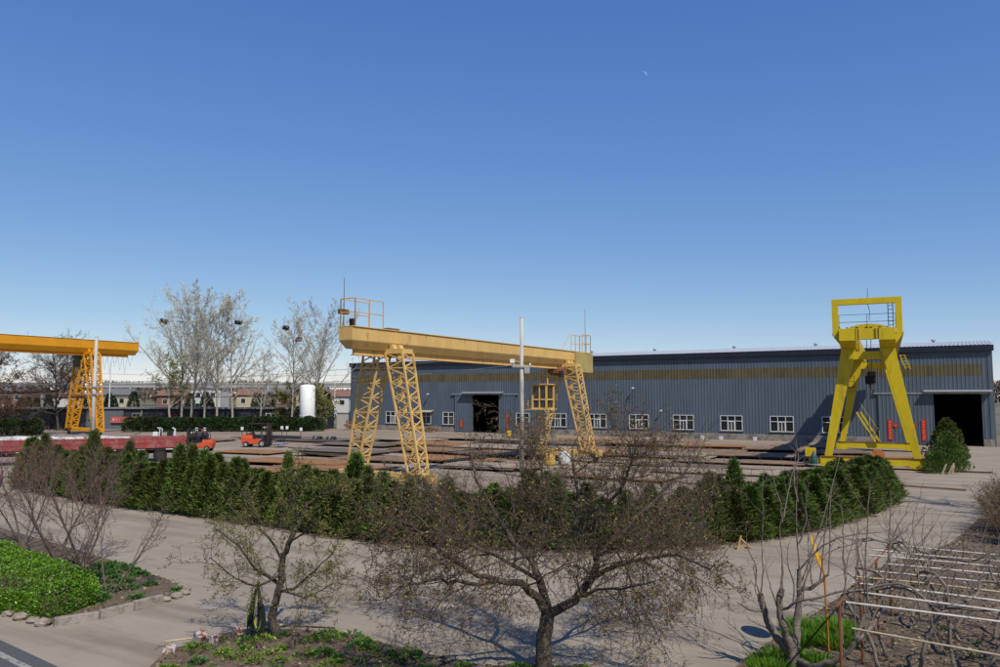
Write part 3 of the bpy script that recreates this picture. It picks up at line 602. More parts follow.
MB().lathe((0, 0, .5), [(1.05, 0), (1.14, .1), (1.14, 6.0), (1.08, 6.16), (.75, 6.32), (.1, 6.4)], 32).build('shell', M_TANK, tk, True)
for a in range(4): x, y = .9 * math.cos(a * 1.57 + .6), .9 * math.sin(a * 1.57 + .6); MB().bbox((x - .1, y - .1, 0), (x + .1, y + .1, .65)).build('leg', M_TANK, tk)
MB().tube([(.2, -.2, 6.85), (.2, -.2, 7.05), (.4, -.2, 7.05)], .06, 8).build('valve', M_GALV, tk)
for z in (2.2, 4.4): MB().tube([(1.15 * math.cos(t * math.pi / 16), 1.15 * math.sin(t * math.pi / 16), z) for t in range(33)], .02, 5).build('band', M_TANK, tk)
# ================================================================== FAR BACKGROUND
M_SHED = mat('shed charcoal', (.030, .034, .042), .7, .3, .5)
M_COPE = mat('coping grey', (.20, .21, .22), .7)
sh = empty('long_shed', (-26, 122.2, 0), 0, 'long dark single-storey shed row with grey coping behind the bare trees', 'building')
MB().bbox((-80, 0, 0), (-1.0, 5, 3.15)).build('wall', M_SHED, sh); MB().bbox((-80.2, -.35, 3.152), (-.8, 5.2, 3.36)).build('coping', M_COPE, sh)
for x, w, m in ((-34.5, 1.2, M_COPE), (-31.5, 1.3, M_COPE), (-55, 1.4, M_WHITE), (-52.5, 1.2, M_GLASS), (-10.6, 1.6, M_WHITE), (-62, 1.3, M_COPE), (-16, 1.2, M_GLASS), (-21, 1.2, M_GLASS)):
    f = MB(); f.bbox((x, -.06, 1.2), (x + w, .02, 2.5)); fo = f.build('window', m, sh); MB().bbox((x + .12, -.08, 1.32), (x + w * .48, -.062, 2.38)).build('pane', M_GLASS, fo); MB().bbox((x + w * .54, -.08, 1.32), (x + w - .12, -.062, 2.38)).build('pane', M_GLASS, fo)
MB().bbox((-25.6, -.08, 0), (-24.2, -.005, 2.3)).build('door', mat('dark red door', (.12, .01, .012), .6), sh)
for x in (-44, -38, -30, -27.5, -19, -14, -8, -5): MB().bbox((x - .12, -.10, 0), (x + .12, -.004, 3.1)).build('pilaster', M_COPE if x in (-30, -8) else M_SHED, sh)
gp = MB(); gp.bbox((-38.6, -.12, 0), (-32.8, -.005, 3.0)); gp.build('grey_panel', mat('grey blue panel', (.11, .13, .15), .7), sh)
bn = empty('wall_banner', (-60.6, 121.8, 1.0), 0, 'red banner with white lettering hung on the dark shed wall', 'banner')
MB().bbox((0, -.02, 0), (5.2, 0, .95)).build('cloth', mat('faded red cloth', (.55, .10, .10), .85, .1), bn)
s2 = MB(); strokes(s2, .2, 5.0, .2, .75, -.03, 10, random.Random(8), False); s2.build('print', M_WHITE, bn)
# grey yard wall and shed between tank and hall
gw_ = empty('yard_wall', (-26.0, 123.6, 0), 0, 'pale grey rendered wall between the white tank and the hall corner', 'wall')
MB().bbox((.2, 0, 0), (6.5, .3, 2.4)).build('wall', mat('pale render', (.36, .35, .33), .9, .15, 1), gw_); MB().bbox((.1, -.1, 2.402), (6.6, .4, 2.55)).build('coping', M_COPE, gw_)
MB().bbox((2.6, -.05, .2), (3.4, -.002, 2.2)).build('door', M_WHITE, gw_)
# houses beyond
def house(x, y, w, d, h, mw, mr, lab, nwin=3, flat=False, rh=1.8):
    o = empty('village_house', (x, y, 0), 0, lab, 'building')
    MB().bbox((-w / 2, 0, 0), (w / 2, d, h)).build('wall', mw, o)
    if flat: MB().bbox((-w / 2 - .3, -.3, h), (w / 2 + .3, d + .3, h + .35)).build('roof', mr, o)
    else:
        MB().add([(-w / 2 - .4, -.5, h), (w / 2 + .4, -.5, h), (w / 2 + .4, d + .5, h), (-w / 2 - .4, d + .5, h), (-w / 2 - .4, d / 2, h + rh), (w / 2 + .4, d / 2, h + rh)], [(0, 1, 5, 4), (2, 3, 4, 5), (1, 2, 5), (3, 0, 4), (3, 2, 1, 0)]).build('roof', mr, o)
    rows = 2 if h > 5.4 else 1
    for r_ in range(rows):
        for k in range(nwin):
            cx = -w / 2 + w * (k + .5) / nwin; z = h - 2.4 - r_ * 2.9
            f = MB().bbox((cx - .75, -.08, z), (cx + .75, -.002, z + 1.5)).build('window', M_WHITE, o); MB().bbox((cx - .62, -.1, z + .12), (cx + .62, -.082, z + 1.38)).build('pane', M_GLASS, f)
M_CRM = mat('cream render', (.50, .42, .28), .9, .1, .5); M_TERR = mat('terracotta roof', (.23, .12, .09), .9, .2, .8); M_GRR = mat('grey roof', (.16, .16, .17), .9, .2, .8); M_BRK = mat('red brick', (.22, .12, .09), .9, .25, 1.5); M_WHR = mat('white render', (.55, .54, .52), .9, .1, .5)
for a in ((-136, 215, 9, 8, 6.6, M_BRK, M_GRR, 'red brick house at the end of the village row behind the dark shed', 3), (-121, 220, 11, 8, 5.2, M_WHR, M_TERR, 'white house with terracotta roof next to the red brick house', 3), (-107, 214, 10, 8, 5.6, M_CRM, M_GRR, 'cream house with grey roof next to the white terracotta-roofed house', 3), (-93, 222, 9, 8, 5.4, M_BRK, M_TERR, 'small brick house behind the orange gantry legs', 2), (-80, 212, 8, 7, 7.2, M_WHR, M_GRR, 'tall white house behind the leaning willow', 2, True), (-71, 222, 8, 7, 5.6, M_CRM, M_TERR, 'cream house with terracotta roof behind the bare trees', 2), (-62.5, 216, 7, 7, 5.8, M_BRK, M_GRR, 'brick house with grey roof behind the tall bare trees', 2), (-54, 222, 8, 7, 6.4, M_CRM, M_GRR, 'tall cream house with grey roof behind the tall bare trees', 3), (-45, 214, 7, 7, 5.2, M_WHR, M_TERR, 'low white house with terracotta roof on the poplar side of the tank', 2), (-35, 226, 9, 7, 5.0, M_BRK, M_TERR, 'low brick house behind the white tank', 2)):
    house(*a)
# elevated road with piers
er = empty('elevated_road', (0, 430, 0), 0, 'pale elevated roadway on piers crossing the distance behind the village', 'bridge')
M_FARC = mat('far concrete', (.36, .36, .36), .9, .1, .1)
MB().bbox((-420, 0, 10.2), (40, 11, 12.0)).build('deck', M_FARC, er); MB().bbox((-420, -.3, 12.002), (40, 0, 13.0)).build('parapet', M_FARC, er)
for k in range(18): MB().bbox((-405 + k * 25, 3, 0), (-402.6 + k * 25, 8, 10.19)).build('pier', M_FARC, er)
# light masts
for x, y, h, lab in ((-63.3, 126.5, 10.6, 'slim white mast behind the dark shed beside the orange gantry'), (-36, 170, 8.6, 'slim white mast beyond the yard wall near the hall corner'), (-56.5, 190, 9.5, 'slim white mast among the tall bare trees')):
    o = empty('light_mast', (x, y, 0), 0, lab, 'mast'); MB().tube([(0, 0, 0), (0, 0, h)], [.12, .06], 8).build('shaft', M_WHITE, o); MB().bar((0, 0, h), (.9, 0, h + .2), .06).build('arm', M_WHITE, o)

# ================================================================== VEGETATION MATERIALS
M_BARK = mat('bark grey brown', (.135, .110, .088), .95, .35, 12, bump=.7, bscale=40, stretch=(1, 1, .35))
M_BARKL = mat('bark pale grey', (.34, .31, .27), .95, .3, 6, bump=.4, bscale=30)
M_BARKD = mat('bark dark', (.075, .058, .046), .95, .3, 12, c2=(.13, .12, .09), c2scale=8, bump=.8, bscale=40)
M_TWIG = mat('twig brown', (.105, .078, .058), .9, .25, 6)
M_TWIGR = mat('twig reddish', (.140, .098, .080), .9, .25, 6)
M_TWIGP = mat('twig poplar', (.48, .44, .36), .9, .15, 2)
M_BUDR = mat('bud red brown', (.17, .085, .045), .8, .3, 4, island=.5, trans=.2)
M_BUDG = mat('bud green', (.24, .25, .045), .8, .3, 4, island=.4, trans=.3)
M_BUDP = mat('catkin pale', (.60, .57, .42), .9, .2, 1, island=.3)
M_PINK = mat('blossom pink', (.42, .09, .20), .8, .2, 4, island=.4)
M_CON = mat('conifer green', (.080, .125, .020), .8, .35, 1.5, island=.45, trans=.12)
M_CONB = mat('conifer brown inner', (.10, .075, .03), .9, .3, 3, island=.3)
M_CONF = mat('far hedge green', (.032, .062, .016), .85, .3, 1.0, island=.4)
M_EUO = mat('euonymus green', (.125, .262, .012), .45, .25, 2, island=.6, trans=.2, spec=.4)
M_GRASS = mat('grass green', (.12, .26, .018), .7, .2, 3, island=.4, trans=.25)
M_COVER = mat('ground cover green', (.15, .25, .03), .7, .25, 3, island=.4, trans=.2)
M_COVD = mat('ground cover dark', (.055, .14, .025), .7, .25, 3, island=.4, trans=.2)
M_WILL = mat('willow green', (.27, .27, .05), .8, .2, 1, island=.3, trans=.3)
M_DRY = mat('dry stems', (.165, .115, .068), .95, .3, 3, island=.3)
M_LITT = mat('dead leaves', (.23, .17, .11), .9, .3, 3, island=.5)
M_NEST = mat('nest sticks', (.05, .038, .028), .95, .3, 5)

# ---- poplars
CP = dict(max=4, seg=[9, 6, 5, 4, 3], tip=[.12, .2, .25, .3, .4], wig=[.05, .13, .18, .22, .2], up=[.02, .10, .10, .05, .03], k=[28, 10, 7, 5, 0], start=[.22, .2, .15, .1, 0], ang=[44, 40, 42, 42, 0], len=[.55, .42, .5, .5, 0], thick=[.014, .012, .009, .009, .010], rmin=.010, short=.45)
def poplar_meshes(seed, h, spread=1.0):
    rnd = random.Random(seed); cfg = dict(CP); cfg['len'] = [.56 * spread, .40, .48, .5, 0]; cfg['short'] = .6; cfg['up'] = [.02, .07, .07, .05, .03]
    out = [[] for _ in range(6)]
    grow(out, Vector((0, 0, 0)), Vector((rnd.gauss(0, .03), rnd.gauss(0, .03), 1)), h, h * .0105, 0, cfg, rnd)
    tr = MB(); tw = MB()
    for lev, pol in enumerate(out):
        for p, r in pol: (tr if lev < 2 else tw).tube(p, r, (8, 5, 3, 3, 3, 3)[lev], cap=False)
    rng = np.random.default_rng(seed); P, D = tips_of(out[3] + out[4], rnd, 1.4, .05)
    k = len(P)
    return tr.mesh('trunk', M_BARKL, True), tw.mesh('crown', M_TWIGP, True), leaf_mesh('catkins', P, D, .13 * rng.uniform(.5, 1.3, k), .05, M_BUDP, rng)
PV = [poplar_meshes(s, 20.0, sp) for s, sp in ((11, 1.0), (12, 1.0), (13, .95), (14, 1.35))]
def nest(loc, lab, r=.55):
    rnd = random.Random(int(loc[0] * 100)); mb = MB()
    for i in range(110):
        a = rnd.uniform(0, 6.28); e = rnd.uniform(-.8, .8); c = Vector((math.cos(a) * r * .7 * math.cos(e), math.sin(a) * r * .7 * math.cos(e), math.sin(e) * r * .6)); d = Vector((rnd.gauss(0, 1), rnd.gauss(0, 1), rnd.gauss(0, .5))).normalized() * r * .6
        mb.bar(c - d, c + d, .05)
    o = mb.build('bird_nest', M_NEST); o.location = loc; tag(o, lab, 'bird nest')
def poplar(px, Y, h, v, rz, lab, lean=0):
    X = (px - 500) / 778 * Y; o = empty('poplar_tree', (X, Y, 0), rz, lab, 'tree', 'bare poplars in front of the dark shed')
    o.scale = (h / 20.0,) * 3; o.rotation_euler[1] = lean
    for nm, me in zip(('trunk', 'crown', 'catkins'), PV[v]): link(nm, me, o)
    return o
poplar(184, 117.5, 18.0, 3, .3, 'wide bare poplar with a nest low in its crown, next to the leaning willow', -.07)
poplar(192, 118.6, 19.2, 1, 2.0, 'tallest bare poplar, rising behind the wide one with the nest')
poplar(206, 118.4, 16.6, 2, 1.0, 'slim bare poplar between the tallest one and a straight twin')
poplar(218, 117.8, 17.9, 2, 3.3, 'slim straight bare poplar second from the tank-side edge of the group')
poplar(234, 117.2, 18.2, 1, 4.4, 'bare poplar with a small nest high up, at the tank-side edge of the big group', .03)
poplar(293, 119.8, 16.4, 0, 5.2, 'bare poplar with two nests rising just behind the white tank')
poplar(316, 119.6, 16.4, 3, .8, 'broad bare poplar between the white tank and the hall corner')
poplar(262, 120.2, 11.0, 2, 2.7, 'small bare poplar alone between the big group and the white tank')
nest(((162 - 500) / 778 * 117, 117, 16.4), 'dark twig nest in the wide poplar of the big group', .6)
nest(((237 - 500) / 778 * 117, 117, 16.2), 'dark twig nest in the poplar at the edge of the big group', .5)
nest(((285 - 500) / 778 * 119, 119, 15.6), 'dark twig nest in the tree behind the tank, the higher one', .5)
nest(((298 - 500) / 778 * 119, 119, 13.8), 'dark twig nest in the tree behind the tank, the lower one', .5)
# ---- leafy willows and other far trees
def soft_tree(name, loc, h, spread, lab, bark, twig, bud, per, bl, bw, seed, lean=(0, 0), start=.3, ang=50, rz=0, group=None, up=.04, k=(16, 8, 6), r0=.02, rmin=.012):
    rnd = random.Random(seed); cfg = dict(max=3, seg=[7, 6, 5, 4], tip=[.25, .2, .3, .4], wig=[.09, .16, .2, .22], up=[.02, up, up, up * .5], k=list(k) + [0], start=[start, .2, .15, 0], ang=[ang, 45, 45, 0], len=[.62 * spread, .5, .5, 0], thick=[r0, .016, .013, .012], rmin=rmin, short=.35)
    out = [[] for _ in range(4)]; o = empty(name, loc, rz, lab, 'tree', group)
    grow(out, Vector((0, 0, 0)), Vector((lean[0], lean[1], 1)), h, h * r0, 0, cfg, rnd)
    tree_parts(o, out, bark, twig, 2, (8, 5, 3, 3), [('foliage', [2, 3], per, bl, bw, bud, .06)] if per else None, rnd, seed)
    return o
soft_tree('willow_tree', ((174 - 500) / 778 * 115.5, 115.5, 0), 9.5, .9, 'small leaning willow with yellow-green new leaves before the poplars', M_BARKL, M_TWIG, M_WILL, 5, .22, .1, 31, (-.35, 0))
soft_tree('willow_bush', ((288 - 500) / 778 * 121, 121, 0), 6.3, 1.0, 'round yellow-green willow bush on the poplar side of the white tank', M_BARK, M_TWIG, M_WILL, 5, .26, .12, 32, (0, 0), .1, 55)
soft_tree('willow_bush', ((328 - 500) / 778 * 121, 121, 0), 6.0, 1.0, 'round yellow-green willow bush on the hall side of the white tank', M_BARK, M_TWIG, M_WILL, 5, .26, .12, 33, (0, 0), .1, 55)
soft_tree('bare_tree', ((61 - 500) / 778 * 117, 117, 0), 10.4, 1.15, 'spreading bare brown tree behind the orange gantry legs', M_BARKD, M_TWIG, M_BUDR, 3, .14, .06, 34, (0, 0), .22, 58, k=(26, 11, 9), rmin=.022)
soft_tree('bare_tree', ((2 - 500) / 778 * 116, 116, 0), 10.8, 1.0, 'dense brown tree with layered branches farthest along the shed from the tank', M_BARKD, M_TWIG, M_BUDR, 5, .22, .10, 35, (0, 0), .2, 75, up=-.01, k=(26, 11, 9), rmin=.022)
# far belt of small conifers and dark trees between houses
rnd = random.Random(77)
M_FARB = mat('far bare wood', (.15, .115, .085), .95, .3, .3, island=.3)
M_FARG = mat('far conifer', (.045, .06, .028), .9, .3, .5, island=.3)
def far_cone_mesh(seed):
    rng = np.random.default_rng(seed); n = 700; z = rng.uniform(0, 1, n); a = rng.uniform(0, 6.283, n); r = (1 - z) ** .8 * .32 * rng.uniform(.6, 1, n)
    P = np.stack([r * np.cos(a), r * np.sin(a), z], 1); D = np.stack([np.cos(a), np.sin(a), rng.uniform(-.2, .5, n)], 1)
    return leaf_mesh('foliage', P, D, .12, .06, M_FARG, rng)
FC = [far_cone_mesh(1), far_cone_mesh(2)]
trk = MB().tube([(0, 0, 0), (0, 0, .9)], [.025, .004], 5).mesh('trunk', M_BARKD)
for i in range(24):
    X = -128 + i * 4.35 + rnd.uniform(-1, 1); Y = rnd.uniform(168, 190); h = rnd.uniform(4.6, 6.2); o = empty('conifer_tree', (X, Y, 0), rnd.uniform(0, 6), 'small dark conifer in the row between the dark shed and the village houses', 'tree', 'small conifers before the village'); o.scale = (h * .9, h * .9, h)
    link('foliage', FC[i % 2], o); link('trunk', trk, o)
# distant wood: one mass of bare crowns along the horizon
rng = np.random.default_rng(9); n = 26000
X = rng.uniform(-420, 700, n); cl = .5 + .5 * np.sin(X * .05) * np.sin(X * .021 + 1); Z = rng.uniform(0, 1, n) ** .7 * (7 + 7 * cl); Y = 480 + rng.uniform(-25, 25, n)
D = np.stack([rng.normal(0, .5, n), rng.normal(0, .3, n), np.ones(n)], 1)
o = link('distant_wood', leaf_mesh('distant_wood', np.stack([X, Y, Z], 1), D, 3.2, 1.3, M_FARB, rng)); tag(o, 'band of bare brown woodland on the horizon', 'woodland', kind='stuff')

# ---- hedge conifers
def conifer_meshes(seed, h=1.95, R0=.52, n=2600, m=None, pw=.62, bl=(.09, .20), bw=.05, shoulder=.25):
    rng = np.random.default_rng(seed); z = rng.uniform(0.02, 1, n) ** .85; a = rng.uniform(0, 6.283, n)
    ph = rng.uniform(0, 6.283, 4); lob = 1 + .16 * np.sin(3 * a + ph[0] + z * 5) + .14 * np.sin(5 * a + ph[1] - z * 9) + .10 * np.sin(z * 17 + ph[2])
    rr = R0 * np.minimum(1, (1 - z) / (1 - shoulder)) ** pw * lob * (.75 + .25 * np.minimum(1, z / .12)); depth = 1 - .75 * rng.uniform(0, 1, n) ** 2.0
    r = rr * depth; P = np.stack([r * np.cos(a), r * np.sin(a), z * h], 1)
    D = np.stack([np.cos(a) * .8, np.sin(a) * .8, rng.uniform(.2, 1.5, n)], 1) + rng.normal(0, .3, (n, 3))
    return leaf_mesh('foliage', P, D, rng.uniform(bl[0], bl[1], n), bw * rng.uniform(.7, 1.5, n), m or M_CON, rng)
CV = [conifer_meshes(100 + i, 1.95, .50 + .03 * (i % 3), 3600, pw=.8, bl=(.08, .26), bw=.036, shoulder=.15) for i in range(7)]
ctr = MB().tube([(0, 0, 0), (.02, 0, .8), (0, .01, 1.7)], [.045, .03, .008], 6).mesh('trunk', M_BARKD)
CB = []   # thin dead inner twigs
for sd in range(3):
    rn = random.Random(sd); mb = MB()
    for i in range(60):
        z = rn.uniform(.1, 1.5); a = rn.uniform(0, 6.283); r = .5 * (1 - z / 2.2); mb.tube([(0, 0, z * .8), (r * .6 * math.cos(a), r * .6 * math.sin(a), z), (r * math.cos(a), r * math.sin(a), z + .15)], [.012, .008, .004], 3, False)
    CB.append(mb.mesh('twigs', M_CONB))
CDm = [conifer_meshes(150 + i, 1.5, .54, 420, mat('conifer dead', (.20, .135, .05), .9, .3, 2, island=.4), pw=.7) for i in range(2)]
rnd = random.Random(41)
def along(path, step):
    res = []; carry = 0
    for (a, b) in zip(path[:-1], path[1:]):
        a = Vector(a); b = Vector(b); L = (b - a).length; t = carry
        while t < L: res.append((a.lerp(b, t / L), (b - a).normalized())); t += step
        carry = t - L
    return res
def conifer(x, y, s, sz, lab, grp, v=None):
    o = empty('hedge_conifer', (x, y, 0), rnd.uniform(0, 6.283), lab, 'conifer', grp); s *= rnd.uniform(1.0, 1.38); o.scale = (s, s, sz * rnd.uniform(.9, 1.08)); o.rotation_euler[0] = rnd.gauss(0, .045); o.rotation_euler[1] = rnd.gauss(0, .045); k = rnd.randrange(7) if v is None else v
    link('foliage', CV[k], o); link('trunk', ctr, o); link('twigs', CB[k % 3], o)
    if rnd.random() < .15: link('dead_foliage', CDm[k % 2], o)
    return o
n_left = 0
for row, off in ((0, .45), (1, 1.15)):
    for p, d in along(HEDGE, .56):
        nrm = Vector((-d.y, d.x)); q_ = p + nrm * (off + rnd.uniform(-.12, .12)) + d * rnd.uniform(-.12, .12)
        tallf = .93 + .09 * math.sin(q_.x * .9) + rnd.gauss(0, .10)
        if q_.x > 9: tallf = .84 + rnd.gauss(0, .07)
        if rnd.random() < .12 and q_.x < 9: tallf *= 1.22
        if 3 < q_.x < 9: tallf *= .92
        if q_.x < -6: tallf *= 1.08 + .05 * min(1, (-6 - q_.x) / 10)
        seg_ = 'behind the bare redbud shrubs' if q_.x < -6 else ('along the curved roadside middle of the hedge' if q_.x < 9 else 'in the dense clipped arm of the hedge towards the yellow gantry')
        conifer(q_.x, q_.y, (1.0 + rnd.uniform(-.1, .15)) * (1.15 if q_.x > 9 else 1), tallf, 'feathery green conifer ' + seg_, 'hedge conifers ' + seg_)
# thicker clipped arm towards the driveway
for p, d in along(HEDGE[11:], .6):
    nrm = Vector((-d.y, d.x))
    for off in (1.8, 2.5): q_ = p + nrm * off; conifer(q_.x, q_.y, 1.1, .84 + rnd.gauss(0, .06), 'feathery green conifer in the dense clipped arm of the hedge towards the yellow gantry', 'hedge conifers in the dense clipped arm of the hedge towards the yellow gantry')
for k, (x0, y0, l, a) in enumerate(((28.6, 50.9, .9, .5), (28.9, 50.7, 1.0, -.3), (29.2, 50.8, .8, .9))):
    o = MB().bar((0, 0, .03), (math.cos(a) * l * .5, .15, l * .75), .10, .04).build('timber_offcut', mat('pale timber', (.42, .33, .23), .9, .2, 4)); o.location = (x0, y0, 0); tag(o, 'pale timber offcut leaning against the low conifer on the driveway', 'timber', 'timber offcuts by the driveway conifers')
# bushy conifers on the driveway edge
BV = [conifer_meshes(250 + i, 2.2, 1.15, 5200, M_CON, .6, (.08, .22), .05, .25) for i in range(3)]
for i, (x, y, sx, z, lab) in enumerate(((29.9, 52.4, 1.0, 1.18, 'large bushy dark conifer on the driveway edge beside the yellow gantry'), (30.9, 54.2, 1.12, 1.55, 'tallest bushy conifer on the driveway edge, behind its rounder neighbour'), (28.7, 51.7, .72, .62, 'low straggly conifer at the foot of the two bushy ones on the driveway'))):
    o = empty('bushy_conifer', (x, y, 0), i * 2.1, lab, 'conifer', 'bushy conifers on the driveway edge'); o.scale = (sx, sx, z); link('foliage', BV[i], o); link('trunk', ctr, o)
# far clipped hedge: individual shrubs
FV = [conifer_meshes(200 + i, 2.2, 1.05, 1700, M_CONF, .35, (.16, .3), .12, .55) for i in range(4)]
def far_hedge(a, b, step, lab, h):
    for p, d in along([a, b], step):
        o = empty('clipped_shrub', (p.x + rnd.uniform(-.15, .15), p.y + rnd.uniform(-.2, .2), 0), rnd.uniform(0, 6.28), lab, 'shrub', lab); o.scale = (1.05, 1.05, h * rnd.uniform(.93, 1.07)); link('foliage', FV[rnd.randrange(4)], o); link('trunk', ctr, o)
far_hedge((-53, 112.6), (-26.5, 114.6), 1.05, 'clipped dark green shrub in the far hedge before the poplars', .92)
far_hedge((-78, 94.0), (-58.5, 98.5), 1.05, 'clipped dark green shrub in the hedge beside the orange gantry foot', .98)
# ================================================================== YARD: STEEL PLATES
PM = {'rust': mat('plate rust', (.34, .17, .07), .9, .3, .8, c2=(.20, .095, .045), c2scale=1.6),
      'brown': mat('plate brown', (.215, .138, .085), .9, .3, .8, c2=(.31, .215, .135), c2scale=1.1),
      'grey': mat('plate dark grey', (.15, .122, .102), .85, .3, .8, c2=(.21, .14, .09), c2scale=1.3),
      'pale': mat('plate dusty pale', (.34, .275, .21), .9, .25, .7, c2=(.24, .17, .115), c2scale=1.2)}
PL = {'rust': 'orange-rusted steel plate lying flat in the yard', 'brown': 'dull brown steel plate lying in a yard stack', 'grey': 'dark grey steel plate lying in the yard', 'pale': 'dust-pale steel plate lying flat in the yard'}
M_SLEEP = mat('old timber', (.10, .075, .055), .95, .3, 3)
pm_cache = {}
def plate_mesh(L, W, T, k):
    key = (L, W, T, k)
    if key not in pm_cache: pm_cache[key] = MB().bbox((-L / 2, -W / 2, 0), (L / 2, W / 2, T)).mesh('steel_plate', PM[k])
    return pm_cache[key]
slm = MB().bbox((-1.2, -.09, 0), (1.2, .09, .14)).mesh('timber_sleeper', M_SLEEP)
rnd = random.Random(2024)
def pile(x, y, L, W, ang, n, kinds, lift=.15):
    rz = -TH + ang; z = .005; W = W * 1.75; lift = min(lift, .18)
    for s in (-.32, .32):
        o = link('timber_sleeper', slm, None, (x + math.cos(rz) * L * s, y + math.sin(rz) * L * s, z), rz + math.pi / 2); o.scale = (W / 2.6, 1, lift / .14); tag(o, 'dark timber sleeper under a stack of steel plates', 'timber', 'sleepers under the steel plates')
    z += lift + .002
    for i in range(n):
        k = kinds[i % len(kinds)]; T = rnd.choice((.03, .04, .06)); l = round(L * rnd.choice((1, 1, .9, .8)), 1)
        o = link('steel_plate', plate_mesh(l, W, T, k), None, (x + rnd.gauss(0, .25), y + rnd.gauss(0, .2), z), rz + rnd.gauss(0, .025)); tag(o, PL[k], 'steel plate', 'steel plates stacked in the yard'); z += T + rnd.choice((.004, .006, .05))
for a in ((21.2, 77.2, 6, 2.4, .25, 2, ['brown', 'rust'], .3), (14.3, 80.4, 8, 2.4, 0, 4, ['brown', 'brown', 'pale']), (25.6, 73.0, 6, 2.4, .2, 3, ['brown', 'rust'], .25), (29.5, 69.0, 6, 2.6, .35, 2, ['grey'], .35), (-3.5, 91.5, 9, 2.4, .05, 4, ['brown', 'pale']), (-7, 79.0, 9, 2.4, 0, 4, ['brown', 'rust']), (6, 79, 8, 2.4, 0, 5, ['brown', 'grey', 'brown']), (13.4, 66.2, 10, 2.5, .05, 3, ['pale', 'grey']), (21.4, 64.6, 8, 2.4, .1, 2, ['grey', 'brown']), (15.2, 60.2, 4.5, 1.6, 0, 1, ['brown']), (7.8, 68.5, 8, 2.2, 0, 4, ['brown', 'rust']), (0, 72, 9, 2.4, 0, 5, ['brown', 'pale', 'grey']), (14.8, 52.2, 11, 2.0, .12, 1, ['pale'], .1), (-3.8, 61, 8, 2.4, 0, 3, ['rust', 'brown']), (-9.5, 61.5, 7, 2.2, .1, 2, ['brown']), (7.4, 48.8, 7, 2, 0, 2, ['rust', 'pale']), (-27.5, 93.7, 9, 2.4, .1, 2, ['grey', 'brown']), (-15.2, 58.4, 9, 2.2, .1, 2, ['brown', 'rust'], .2), (-18.2, 52.6, 9, 2.2, .0, 1, ['rust'], .12), (-13.2, 66.8, 8, 2.2, .05, 4, ['brown', 'grey'], .2), (-20.5, 88.5, 9, 2.4, .05, 3, ['grey', 'brown']), (-11, 54, 9, 2.0, .1, 2, ['brown', 'rust']), (2, 86, 9, 2.4, 0, 4, ['brown', 'pale']), (10, 88, 8, 2.4, .1, 3, ['rust', 'brown']), (-10, 88, 8, 2.4, 0, 3, ['pale', 'brown']), (17, 84, 7, 2.4, 0, 2, ['brown']), (30, 77.5, 6, 2.2, .1, 1, ['brown']), (32, 61, 4, 1.8, .6, 2, ['brown', 'rust']), (1, 66, 9, 2.2, .05, 3, ['brown', 'grey']), (-1, 55, 7, 2.0, .1, 2, ['brown', 'pale']), (9, 73.5, 8, 2.4, 0, 4, ['brown', 'rust', 'pale']), (-34, 90, 9, 2.2, .15, 1, ['brown']), (-41, 94, 8, 2.2, .1, 1, ['brown']), (-14, 80, 9, 2.2, .05, 2, ['brown', 'grey']), (-22, 70, 8, 2.2, .08, 1, ['rust']), (12.5, 56.8, 9, 1.4, .05, 1, ['grey'], .1), (17.5, 69.5, 8, 2.4, .05, 2, ['rust', 'brown']), (3.5, 61.2 + 13, 7, 2.0, 0, 3, ['pale', 'brown']), (-6, 71, 8, 2.2, .05, 4, ['brown', 'grey', 'rust']), (20, 58.5, 6, 1.8, .1, 1, ['brown'])):
    pile(*a)
# loose bars and offcuts among the stacks
bars = [MB().box((0, 0, .05), (L, w, .08)).mesh('steel_bar', PM[k]) for L, w, k in ((4, .12, 'brown'), (6, .15, 'rust'), (3, .3, 'brown'), (2.2, .5, 'grey'), (5, .1, 'grey'))]
for i in range(60):
    a = rnd.uniform(-16, 24); b = rnd.uniform(8, 42); x, y = site((0, 45), a - b * .25, b)
    if y > 108 - .6036 * x - 2 or abs(x) > 36: continue
    o = link('steel_bar', bars[i % 5], None, (x, y, .012), -TH + rnd.gauss(0, .25) + (1.57 if rnd.random() < .15 else 0)); tag(o, ('thin brown steel bar', 'long rusty steel bar', 'short broad brown offcut', 'stubby dark grey offcut', 'thin dark grey bar')[i % 5] + ' lying loose among the plate stacks', 'steel bar', 'loose steel bars in the yard')
# round bundle of dark pipes and small things
M_PIPE = mat('dark pipe', (.045, .05, .06), .6, .3, 2)
for i, (x, y, z) in enumerate(((-26, 90.5, .18), (-25.6, 90.2, .18), (-25.2, 89.9, .18), (-25.8, 90.35, .47), (-25.4, 90.05, .47))):
    d = U * 3.4; o = MB().cyl(Vector((0, 0, 0)) - d, d, .16, 12).build('steel_pipe', M_PIPE); o.location = (x, y, z); tag(o, 'dark steel pipe in the low bundle beyond the second forklift', 'pipe', 'dark pipe bundle')
for i, (x, y) in enumerate(((-20.3, 87.2), (-18.6, 86.4))):
    o = empty('steel_coil', (x, y, .35), -TH, 'small dark coil of steel strip lying beside the pipe bundle', 'coil', 'dark coils by the pipe bundle')
    mb = MB(); nn = 20; vs = []; fs = []
    for k in range(nn):
        t = 2 * math.pi * k / nn
        for r, x_ in ((.35, -.5), (.35, .5), (.18, .5), (.18, -.5)): vs.append((x_, r * math.cos(t), r * math.sin(t)))
    for k in range(nn):
        for j in range(4): fs.append((4 * k + j, 4 * k + (j + 1) % 4, 4 * ((k + 1) % nn) + (j + 1) % 4, 4 * ((k + 1) % nn) + j))
    mb.add(vs, fs); mb.build('strip', M_PIPE, o); MB().tube([(0, .36 * math.cos(t * .3142), .36 * math.sin(t * .3142)) for t in range(21)], .02, 4).build('strap', M_GALV, o)
